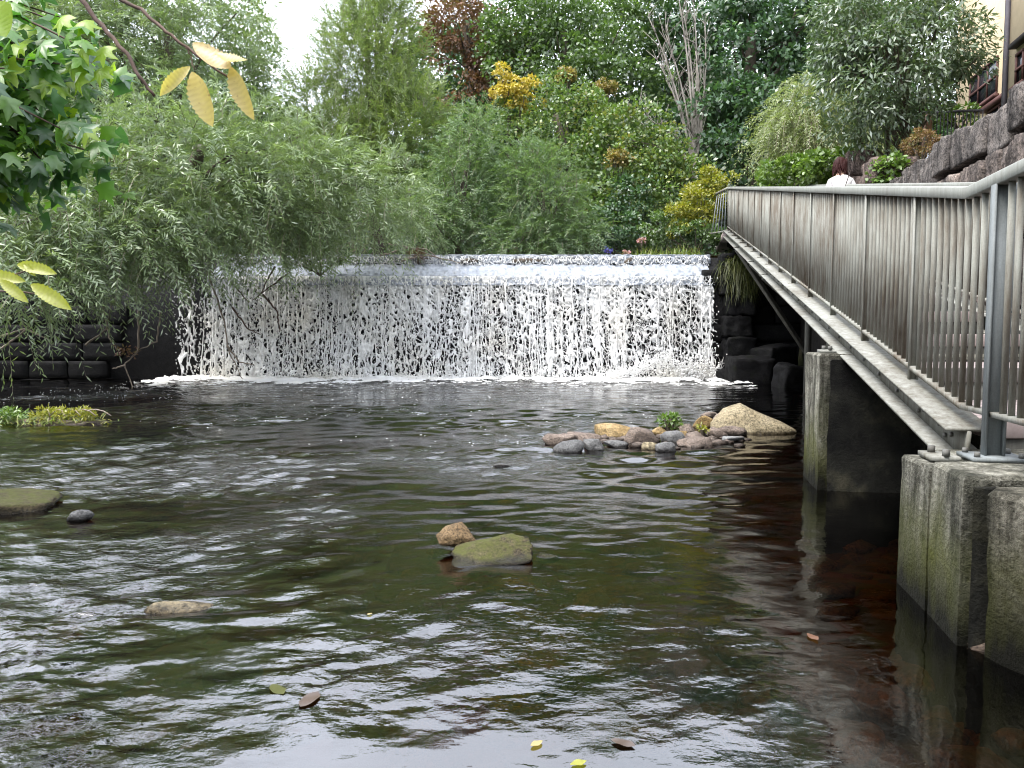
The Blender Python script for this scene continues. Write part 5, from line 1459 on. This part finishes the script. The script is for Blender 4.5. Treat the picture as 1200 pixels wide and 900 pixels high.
# ------------------------------------------------------------------ bare twigs hanging at the left of the falls
def twig_thing(name, label, lines, mat, cat='twig', group='dead twigs caught along the weir'):
    p0 = P(*lines[0][0]); root = empty(name, tuple(p0), label, cat, group); o = np.array(p0)
    for ln in lines:
        q = np.array([np.array(P(*p)) - o for p in ln]); t = np.linspace(0, len(q) - 1, 5 * len(q))
        q2 = np.stack([np.interp(t, np.arange(len(q)), q[:, k]) for k in range(3)], 1); q2[1:] += np.random.default_rng(int(ln[0][0])).normal(0, 0.008, q2[1:].shape)
        mb = MB(); mb.tube(q2, np.linspace(0.026, 0.01, len(q2)), 5); mb.obj('stem', M[mat], root, True)
    return root
twig_thing('dead_branch', 'pale bare branch dangling across the left edge of the falls', [[(243, 318, 18.6), (262, 372, 18.6), (268, 412, 18.6), (285, 445, 18.7)], [(266, 405, 18.6), (280, 424, 18.6), (298, 428, 18.6)]], 'dead_twig')
twig_thing('dead_branch', 'dark forked bare branch in front of the top of the falls', [[(338, 320, 18.8), (295, 352, 18.7)], [(322, 312, 18.8), (305, 345, 18.8)], [(270, 330, 18.6), (292, 355, 18.7)], [(308, 345, 18.7), (325, 365, 18.7), (328, 388, 18.7)], [(272, 360, 18.7), (290, 385, 18.7), (305, 392, 18.7)]], 'twig')
hb = twig_thing('dead_branch', 'dangling twig with dead brown leaves left of the falls', [[(120, 355, 17), (128, 395, 17), (137, 410, 17)], [(162, 360, 17), (163, 410, 17), (146, 428, 17), (158, 460, 17)], [(188, 365, 17), (184, 400, 17), (163, 410, 17)], [(146, 428, 17), (132, 432, 17)]], 'dead_twig')
o = np.array(hb.location); pc = np.array(P(148, 412, 16.95)) - o
r = np.random.default_rng(160); n = 60
pp = pc + r.normal(0, 1, (n, 3)) * np.array([0.13, 0.05, 0.06])
V, Q, a = leaf_quads(pp, unit(r.normal(size=(n, 3))), unit(r.normal(size=(n, 3))), np.full(n, 0.1), np.full(n, 0.04), r.random(n))
tag(link('dead_leaves', np_mesh('dead_leaves', V, [Q], False, a), M['rust'], hb), kind='stuff')
twig_thing('dead_branch', 'curved bare twigs under the willow at the far left', [[(0, 410, 15), (20, 395, 15), (45, 372, 15), (60, 345, 15)], [(100, 405, 16), (125, 385, 16), (134, 340, 16)], [(0, 395, 15), (30, 385, 15), (60, 400, 15)]], 'dead_twig')
twig_thing('dead_branch', 'tangle of pale driftwood branches lying on the weir crest', [[(445, 300, 20.6), (480, 290, 20.7), (522, 305, 20.7)], [(455, 286, 20.9), (500, 292, 20.8), (515, 304, 20.7)], [(470, 306, 20.6), (500, 299, 20.7), (540, 308, 20.7)]], 'dead_twig')
pc = P(490, 301, 20.8)
shrub('driftwood_tangle', 'red brown heap of twigs caught on the crest', [(pc.x, pc.y, pc.z, 0.25, 0.15, 0.13)], 'rust', 165, 'debris', None, clumps=10, per=40, rc=0.1, L=0.16, W=0.014)
for i, (x0, x1, y) in enumerate([(540, 560, 306), (732, 741, 309), (600, 640, 306)]):
    a, b = P(x0, y, 20.85), P(x1, y - (6 if i == 1 else 0), 20.85); root = empty('log', tuple(a), ['short dark log lodged on the crest right of the driftwood', 'stubby post-like log stuck upright on the crest', 'thin dark log lying along the crest in front of the bush'][i], 'log')
    mb = MB(); d = b - a; mb.tube([(0, 0, 0), tuple(d * 0.5 + Vector((0, 0, 0.02))), tuple(d)], [0.06, 0.07, 0.04], 7); mb.obj('wood', M['bark'], root, True)

# ------------------------------------------------------------------ river stones
def wedge_boulder():
    """steep at the left, long slope to the right"""
    V, T = ICO[3]; V = np.sign(V) * np.abs(V) ** np.array([0.8, 0.8, 0.65])
    t = np.clip((V[:, 0] + 1) / 2, 0, 1)
    V = V * (1 + 0.10 * n3(V, 1.4, 77) + 0.05 * n3(V, 4, 78))[:, None]
    prof = np.interp(t, [0, 0.14, 0.3, 0.55, 0.8, 1], [0.55, 0.95, 1.0, 0.62, 0.36, 0.2])
    V[:, 2] = np.where(V[:, 2] > 0, V[:, 2] * prof, V[:, 2] * 0.5)
    rr = np.random.default_rng(5)
    for _ in range(8):
        d = rr.normal(size=3); d[2] = abs(d[2]); d /= np.linalg.norm(d); q = V @ d; h = q.max() * rr.uniform(0.82, 0.95)
        V = V - np.where(q > h, (q - h) * 0.9, 0)[:, None] * d
    return np_mesh('boulder', V * np.array([0.53, 0.34, 0.36]), [T], False)
o = link('boulder', wedge_boulder(), M['rock_pale']); o.location = Wz(892, 508) + Vector((0, 0.3, 0.0)); o.rotation_euler = (0, 0, -0.08)
tag(bpy.data.objects['boulder'], 'large pale tan boulder at the right end of the stone bar', 'boulder')
GS = 'stones of the bar in the pool'
stones = [ # px, py(base), width px, height px, material, label
 (660, 522, 42, 17, 'rock', 'low dark brown stone at the left tip of the bar'),
 (668, 531, 34, 16, 'rock_grey', 'wet grey stone in front of the left tip of the bar'),
 (682, 518, 44, 14, 'rock', 'flat pinkish stone behind the left tip of the bar'),
 (698, 528, 24, 20, 'rock_grey', 'pale topped wet stone standing forward near the left of the bar'),
 (722, 514, 42, 18, 'rock_ochre', 'long ochre stone left of the big squarish one'),
 (753, 521, 36, 24, 'rock', 'big squarish pinkish stone in the middle of the bar'),
 (722, 524, 28, 8, 'rock_grey', 'flat pale slab awash left of the squarish stone'),
 (762, 527, 18, 10, 'rock_pale', 'small pale stone at the foot of the squarish stone'),
 (780, 530, 22, 12, 'rock_grey', 'rounded bluish stone at the front of the bar'),
 (790, 519, 24, 14, 'rock_grey', 'pale grey stone just below the green sprig'),
 (773, 512, 18, 12, 'rock_ochre', 'small ochre stone left of the green sprig'),
 (806, 524, 20, 10, 'rock', 'low brown stone right of the grey stone in the bar'),
 (823, 525, 38, 10, 'rock', 'long flat grey brown stone at the front right of the bar'),
 (818, 515, 24, 10, 'rock', 'flat brown stone behind the long front one'),
 (826, 502, 24, 16, 'rock_ochre', 'round tan stone at the back of the bar'),
 (842, 512, 20, 14, 'rock', 'dark rounded stone right of the round tan stone'),
 (860, 510, 30, 11, 'rock', 'flat brownish stone in front of the pale boulder'),
 (862, 518, 24, 10, 'rock_grey', 'pale grey stone at the water edge below the boulder'),
 (846, 496, 20, 12, 'rock', 'brown stone tucked behind the round tan one'),
 (806, 508, 18, 12, 'rock', 'small pinkish stone right of the green sprig'),
 (798, 513, 16, 10, 'rock_ochre', 'small yellowish pebble under the green sprig'),
 (740, 506, 26, 8, 'rock_grey', 'thin grey stone along the back of the bar'),
 (790, 503, 24, 9, 'rock', 'low stone behind the green sprig'),
 (705, 508, 22, 8, 'rock', 'thin brown stone at the back left of the bar'),
 (832, 490, 18, 8, 'rock', 'far brown stone at the back edge of the bar'),
]
for i, (px, py, wpx, hpx, mt, lb) in enumerate(stones):
    g = Wz(px, py, 0.0); s = g.y / F_PX
    o = hull_rock('stone', (wpx * s * 1.2, wpx * s * 0.85, hpx * s * 1.55), M[mt], (g.x, g.y + wpx * s * 0.3, hpx * s * 0.10 + 0.005), (random.uniform(-0.2, 0.2), random.uniform(-0.2, 0.2), random.uniform(-0.5, 0.5)), 210 + i, random.choice([14, 18, 26]), 0.75, 0.03, 2)
    tag(o, lb, 'stone', GS)
r = np.random.default_rng(240)
mb = MB()
for i in range(90):                                          # gravel that the bar is heaped on
    px = r.uniform(640, 880); g = Wz(px, 517 + r.normal(0, 5), 0.0); V0, T0 = ICO[1]; s = r.uniform(0.03, 0.08)
    mb.add(V0 * np.array([s * 1.3, s, s * 0.6]) * (1 + 0.2 * r.normal(size=(len(V0), 1))) + np.array([g.x, g.y + 0.1, 0.005]), None, T0)
tag(mb.obj('gravel', M['rock'], None, True), 'small pebbles heaped between the stones of the bar', 'gravel', kind='stuff')
pc = Wz(787, 512) + Vector((0, 0, 0.17))
shrub('green_sprig', 'bright green sprig growing on the stone bar', [(pc.x, pc.y + 0.1, pc.z, 0.1, 0.08, 0.08)], 'ivy', 166, 'plant', None, clumps=14, per=18, rc=0.05, L=0.06, W=0.03)
pc = Wz(826, 514) + Vector((0, 0, 0.1))
shrub('green_sprig', 'tiny yellowish sprig right of the bright green one', [(pc.x, pc.y + 0.1, pc.z, 0.05, 0.05, 0.03)], 'lime', 167, 'plant', None, clumps=6, per=12, rc=0.03, L=0.05, W=0.02)

# pair of stones in the foreground
g = Wz(536, 650)
tag(hull_rock('stone', (0.21, 0.17, 0.17), M['rock_brown'], (g.x, g.y + 0.10, 0.055), (0.15, 0.75, 0.3), 251, 11, 0.55), 'blocky brown stone leaning on the mossy slab in midstream', 'stone')
g = Wz(574, 664); o = hull_rock('mossy_slab', (0.45, 0.28, 0.13), M['rock_moss'], (g.x, g.y + 0.13, 0.022), (0.17, -0.15, 0.10), 263, 13, 0.6, 0.09)
tag(o, 'flat mossy slab tilted out of the water in midstream', 'stone')
g = Wz(640, 658, -0.03); tag(boulder('stone', (0.16, 0.09, 0.05), M['rock_moss'], (g.x, g.y, -0.012), (0, 0, 0.2), 252, sub=2), 'small greenish stone just awash right of the mossy slab', 'stone')
# left bank stones
g = Wz(10, 606); o = hull_rock('bank_slab', (0.80, 0.6, 0.17), M['rock_moss'], (g.x - 0.27, g.y + 0.24, 0.005), (0.03, 0.06, 0.35), 266, 18, 0.45, 0.05); tag(o, 'flat mossy stone slab at the left edge of the river', 'stone')
g = Wz(92, 611); tag(boulder('stone', (0.17, 0.12, 0.11), M['rock_grey'], (g.x, g.y + 0.03, 0.02), (0, 0, 0.2), 262), 'small smooth grey stone beside the left bank slab', 'stone')
g = Wz(213, 712); tag(boulder('stone', (0.34, 0.13, 0.10), M['rock_pale'], (g.x, g.y, -0.022), (0, 0.04, 0.22), 263, sub=3, amp=0.12), 'long pale stone barely breaking the riffle at lower left', 'stone')
g = Wz(590, 546); tag(boulder('stone', (0.2, 0.13, 0.07), M['rock_grey'], (g.x, g.y, 0.0), (0, 0, 0.2), 264), 'single small wet stone left of and nearer than the bar', 'stone')
# weed islet at the left
root = empty('weed_islet', tuple(Wz(55, 497)), 'tuft of pale green weeds growing in the shallows at left', 'plant')
boulder('gravel_mound', (1.6, 0.7, 0.16), M['rock'], (0, 0.1, 0.0), (0, 0, 0), 270, parent=root)
for q, (dx, n_) in enumerate([(-0.55, 160), (0.0, 260), (0.35, 220)]):
    tag(blades('blade', M['grass'], root, (dx, 0.05, 0.03), n_, (0.2, 0.12, 0.02), 0.2, 0.010, 0.5, 271 + q, 1.1), kind='stuff')
    fo, _ = broad_crown('foliage', root, [(dx, 0.05, 0.12, 0.26, 0.15, 0.06)], M['lime'] if q else M['ivy'], 275 + q, 26, 18, 0.07, 0.06, 0.02)
mb = MB()
for q in range(5): mb.tube(bez((0.1 * q - 0.1, 0, 0.05), (0.15 * q, 0.05, 0.3), (0.2 * q + 0.1, -0.1, 0.12), 6), [0.008] * 6, 4)
tag(mb.obj('dry_stem', M['dead_twig'], root), kind='stuff')
# cobbles on the bed, seen through the shallow water at lower right
cob = [(1165, 805, 74, 'rock'), (1105, 850, 60, 'rock_ochre'), (1030, 800, 70, 'bed_stone'), (1140, 880, 80, 'bed_stone'), (1000, 850, 70, 'bed_stone'), (940, 790, 70, 'bed_stone'), (890, 850, 90, 'bed_stone'), (820, 770, 80, 'bed_stone'), (1070, 780, 50, 'bed_stone'), (1190, 850, 50, 'bed_stone'), (760, 840, 90, 'bed_stone'), (270, 770, 80, 'rock_ochre'), (90, 725, 70, 'bed_stone'), (640, 760, 70, 'bed_stone'), (490, 700, 60, 'bed_stone'), (180, 850, 80, 'bed_stone'), (40, 880, 70, 'rock_ochre'), (700, 700, 60, 'bed_stone')]
for i, (px, py, wpx, mt) in enumerate(cob):
    g = Wz(px, py, -0.16); s = g.y / F_PX; z = -0.03 if i == 0 else -0.22
    o = boulder('cobble', (wpx * s * 1.2, wpx * s, wpx * s * 0.7), M[mt], (g.x, g.y, z), (0, 0, i), 280 + i)
    if i == 0: tag(o, 'rounded brown cobble breaking the surface beside the broad pier', 'stone')
    else: tag(o, 'blurred brown cobble lying under water on the river bed', 'stone', 'sunken cobbles')
mb = MB(); r = np.random.default_rng(310); V0, T0 = ICO[1]
for i in range(1300):
    yy = 1.6 + 6.5 * r.random() ** 1.3; x = r.uniform(max(-0.8 * yy, float(xl(yy))), min(0.75 * yy, float(xr(yy)))); s = r.uniform(0.04, 0.13)
    zg = float(ground_h(np.array([x]), np.array([yy]))[0])
    mb.add(V0 * np.array([s * 1.3, s, s * 0.6]) * (1 + 0.15 * r.normal(size=(len(V0), 1))) + np.array([x, yy, zg]), None, T0)
tag(mb.obj('bed_pebbles', M['bed_stone'], None, True), 'brown pebbles covering the river bed', 'pebbles', kind='stuff')
# leaves afloat
for i, (a, b, mat, lb) in enumerate([((622, 874), (639, 866), 'pale_yellow', 'yellow leaf floating at the bottom centre'), ((668, 896), (692, 890), 'yg_leaf', 'pale green leaf at the bottom edge right of the yellow one'), ((716, 866), (752, 876), 'dead_brown', 'dark brown leaf floating on the bright patch'), ((318, 802), (336, 816), 'moss', 'olive leaf drifting at lower left'), ((352, 828), (378, 806), 'dead_brown', 'curled brown leaf beside the olive one'), ((946, 742), (962, 752), 'rust', 'orange brown leaf floating near the bridge reflection'), ((430, 720), (438, 718), 'pale_yellow', 'tiny yellow leaf in the riffle below the slab')]):
    A, B = Wz(*a, 0.008), Wz(*b, 0.008); B = A.lerp(B, 0.8); me = lance('floating_leaf', M[mat], 320 + i, 0.5, 0.02, 0.0, 0.04)
    d = B - A; o = put_leaf(me, None, A, d, (0, 0, 1), d.length, 'floating_leaf'); tag(o, lb, 'leaf', 'leaves afloat')

# ------------------------------------------------------------------ person on the walkway
def skinned(name, verts, edges, radii, mat, parent, sub=2):
    me = bpy.data.meshes.new(name); me.from_pydata([tuple(v) for v in verts], edges, [])
    o = link(name, me, None, parent); me.materials.append(mat)
    o.modifiers.new("skin", 'SKIN'); s = o.modifiers.new("sub", 'SUBSURF'); s.levels = sub; s.render_levels = sub
    for i, q in enumerate(radii):
        sv = me.skin_vertices[0].data[i]; sv.radius = q if isinstance(q, tuple) else (q, q); sv.use_root = (i == 0)
    o.modifiers["skin"].use_smooth_shade = True
    return o
PD = 12.6
def deck(D):
    i = int((D - 3.62) / going); return hz(3.62 + i * going) - 1.06
ps = empty('person', (P(989, 210, PD).x, PD, deck(PD) - 0.02), 'person with auburn hair and white top seen from behind on the walkway', 'person')
ps.rotation_euler = (-0.16, 0, -0.2); ps.scale = (1.0, 1.0, 1.0)
# body facing +Y (away), lightly bent forward, mid-stride
bv = [(0, 0, 0.92), (0, 0.0, 1.05), (0, 0.02, 1.2), (0, 0.03, 1.31), (0, 0.05, 1.45), (0, 0.07, 1.53), (0, 0.09, 1.60), (0, 0.10, 1.68),
      (-0.14, 0.03, 1.29), (-0.21, 0.02, 1.12), (-0.20, 0.12, 0.90), (-0.20, 0.15, 0.83),
      (0.14, 0.03, 1.29), (0.21, -0.02, 1.12), (0.20, 0.06, 0.90), (0.20, 0.08, 0.83),
      (-0.09, 0.0, 0.86), (-0.10, 0.10, 0.48), (-0.10, 0.08, 0.09), (-0.10, 0.22, 0.04),
      (0.09, 0.0, 0.86), (0.10, -0.02, 0.48), (0.10, -0.16, 0.09), (0.10, -0.02, 0.04)]
be = [(0, 1), (1, 2), (2, 3), (3, 4), (4, 5), (5, 6), (6, 7), (3, 8), (8, 9), (9, 10), (10, 11), (3, 12), (12, 13), (13, 14), (14, 15), (0, 16), (16, 17), (17, 18), (18, 19), (0, 20), (20, 21), (21, 22), (22, 23)]
br = [(0.14, 0.10), (0.125, 0.09), (0.14, 0.10), (0.11, 0.09), 0.05, 0.06, (0.082, 0.095), (0.07, 0.08), 0.055, 0.042, 0.03, (0.035, 0.018), 0.055, 0.042, 0.03, (0.035, 0.018), 0.08, 0.055, 0.038, 0.035, 0.08, 0.055, 0.038, 0.035]
body = skinned('body', bv, be, br, M['skin'], ps)
sv_ = [(0, 0, 0.88), (0, 0.0, 1.05), (0, 0.02, 1.2), (0, 0.03, 1.33), (0, 0.045, 1.44), (-0.15, 0.03, 1.31), (-0.215, 0.02, 1.12), (-0.205, 0.10, 0.95), (0.15, 0.03, 1.31), (0.215, -0.02, 1.12), (0.205, 0.04, 0.95)]
skinned('shirt', sv_, [(0, 1), (1, 2), (2, 3), (3, 4), (3, 5), (5, 6), (6, 7), (3, 8), (8, 9), (9, 10)], [(0.175, 0.13), (0.16, 0.12), (0.165, 0.12), (0.13, 0.11), 0.06, 0.072, 0.06, 0.048, 0.072, 0.06, 0.048], M['shirt'], ps)
skinned('trousers', [(0, 0, 0.93), (-0.09, 0.0, 0.84), (-0.10, 0.10, 0.48), (-0.10, 0.08, 0.12), (0.09, 0.0, 0.84), (0.10, -0.02, 0.48), (0.10, -0.16, 0.12)], [(0, 1), (1, 2), (2, 3), (0, 4), (4, 5), (5, 6)], [(0.16, 0.12), 0.10, 0.075, 0.06, 0.10, 0.075, 0.06], M['trousers'], ps)
for s, (x, yy) in enumerate(((-0.10, 0.13), (0.10, -0.1))):
    boulder('shoe', (0.1, 0.27, 0.11), M['shoe'], (x, yy, 0.05), (0, 0, 0), 340 + s, amp=0.05, parent=ps, chips=0)
for sx, yy in ((-0.20, 0.16), (0.20, 0.09)):
    for f in range(5):
        a = (sx + (f - 2) * 0.016, yy, 0.80) if f else (sx + (0.03 if sx < 0 else -0.03), yy + 0.02, 0.83)
        ln = (0.055, 0.07, 0.078, 0.072, 0.058)[f]
        mb = MB(); mb.tube([a, (a[0], a[1] + 0.012, a[2] - ln * 0.5), (a[0], a[1] + 0.03, a[2] - ln)], [0.009, 0.0085, 0.006], 6); mb.obj('finger', M['skin'], ps, True)
for sx in (-1, 1):
    boulder('ear', (0.02, 0.04, 0.06), M['skin'], (sx * 0.082, 0.09, 1.60), (0, 0, 0), 345 + sx, amp=0.05, parent=ps, chips=0)
boulder('nose', (0.03, 0.05, 0.05), M['skin'], (0, 0.19, 1.59), (0, 0, 0), 349, amp=0.05, parent=ps, chips=0)
# bobbed hair, a ragged cap with strands
V0, T0 = ICO[3]; V = V0.copy(); V = V * np.array([0.108, 0.122, 0.145]) * (1 + 0.08 * n3(V0 * np.array([1, 1, 0.3]), 5, 4)[:, None])
keep = ~((V[:, 1] > 0.045) & (V[:, 2] < 0.045)); ok = keep[T0].all(1)
ho = link('hair', np_mesh('hair', V + np.array([0, 0.085, 1.615]), [T0[ok]], True), M['hair'], ps)
mb = MB(); r = np.random.default_rng(350)
for i in range(120):
    a = r.uniform(math.pi * 0.95, math.pi * 2.05); b = Vector((math.cos(a) * 0.10, 0.085 + math.sin(a) * 0.112, 1.60 + r.normal(0, 0.05)))
    mb.tube([b, b + Vector((math.cos(a) * 0.012, math.sin(a) * 0.012, -0.07)), b + Vector((r.normal(0, 0.01), r.normal(0, 0.01), -0.13))], [0.008, 0.007, 0.002], 4)
tag(mb.obj('hair_strands', M['hair'], ps, True), kind='stuff')
mb = MB(); mb.tube([(0.12, 0.13, 1.40), (0.13, 0.02, 1.47), (0.10, -0.11, 1.38), (0.02, -0.135, 1.15), (-0.13, -0.10, 0.95)], [0.009] * 5, 5); mb.obj('bag_strap', M['strap'], ps, True)
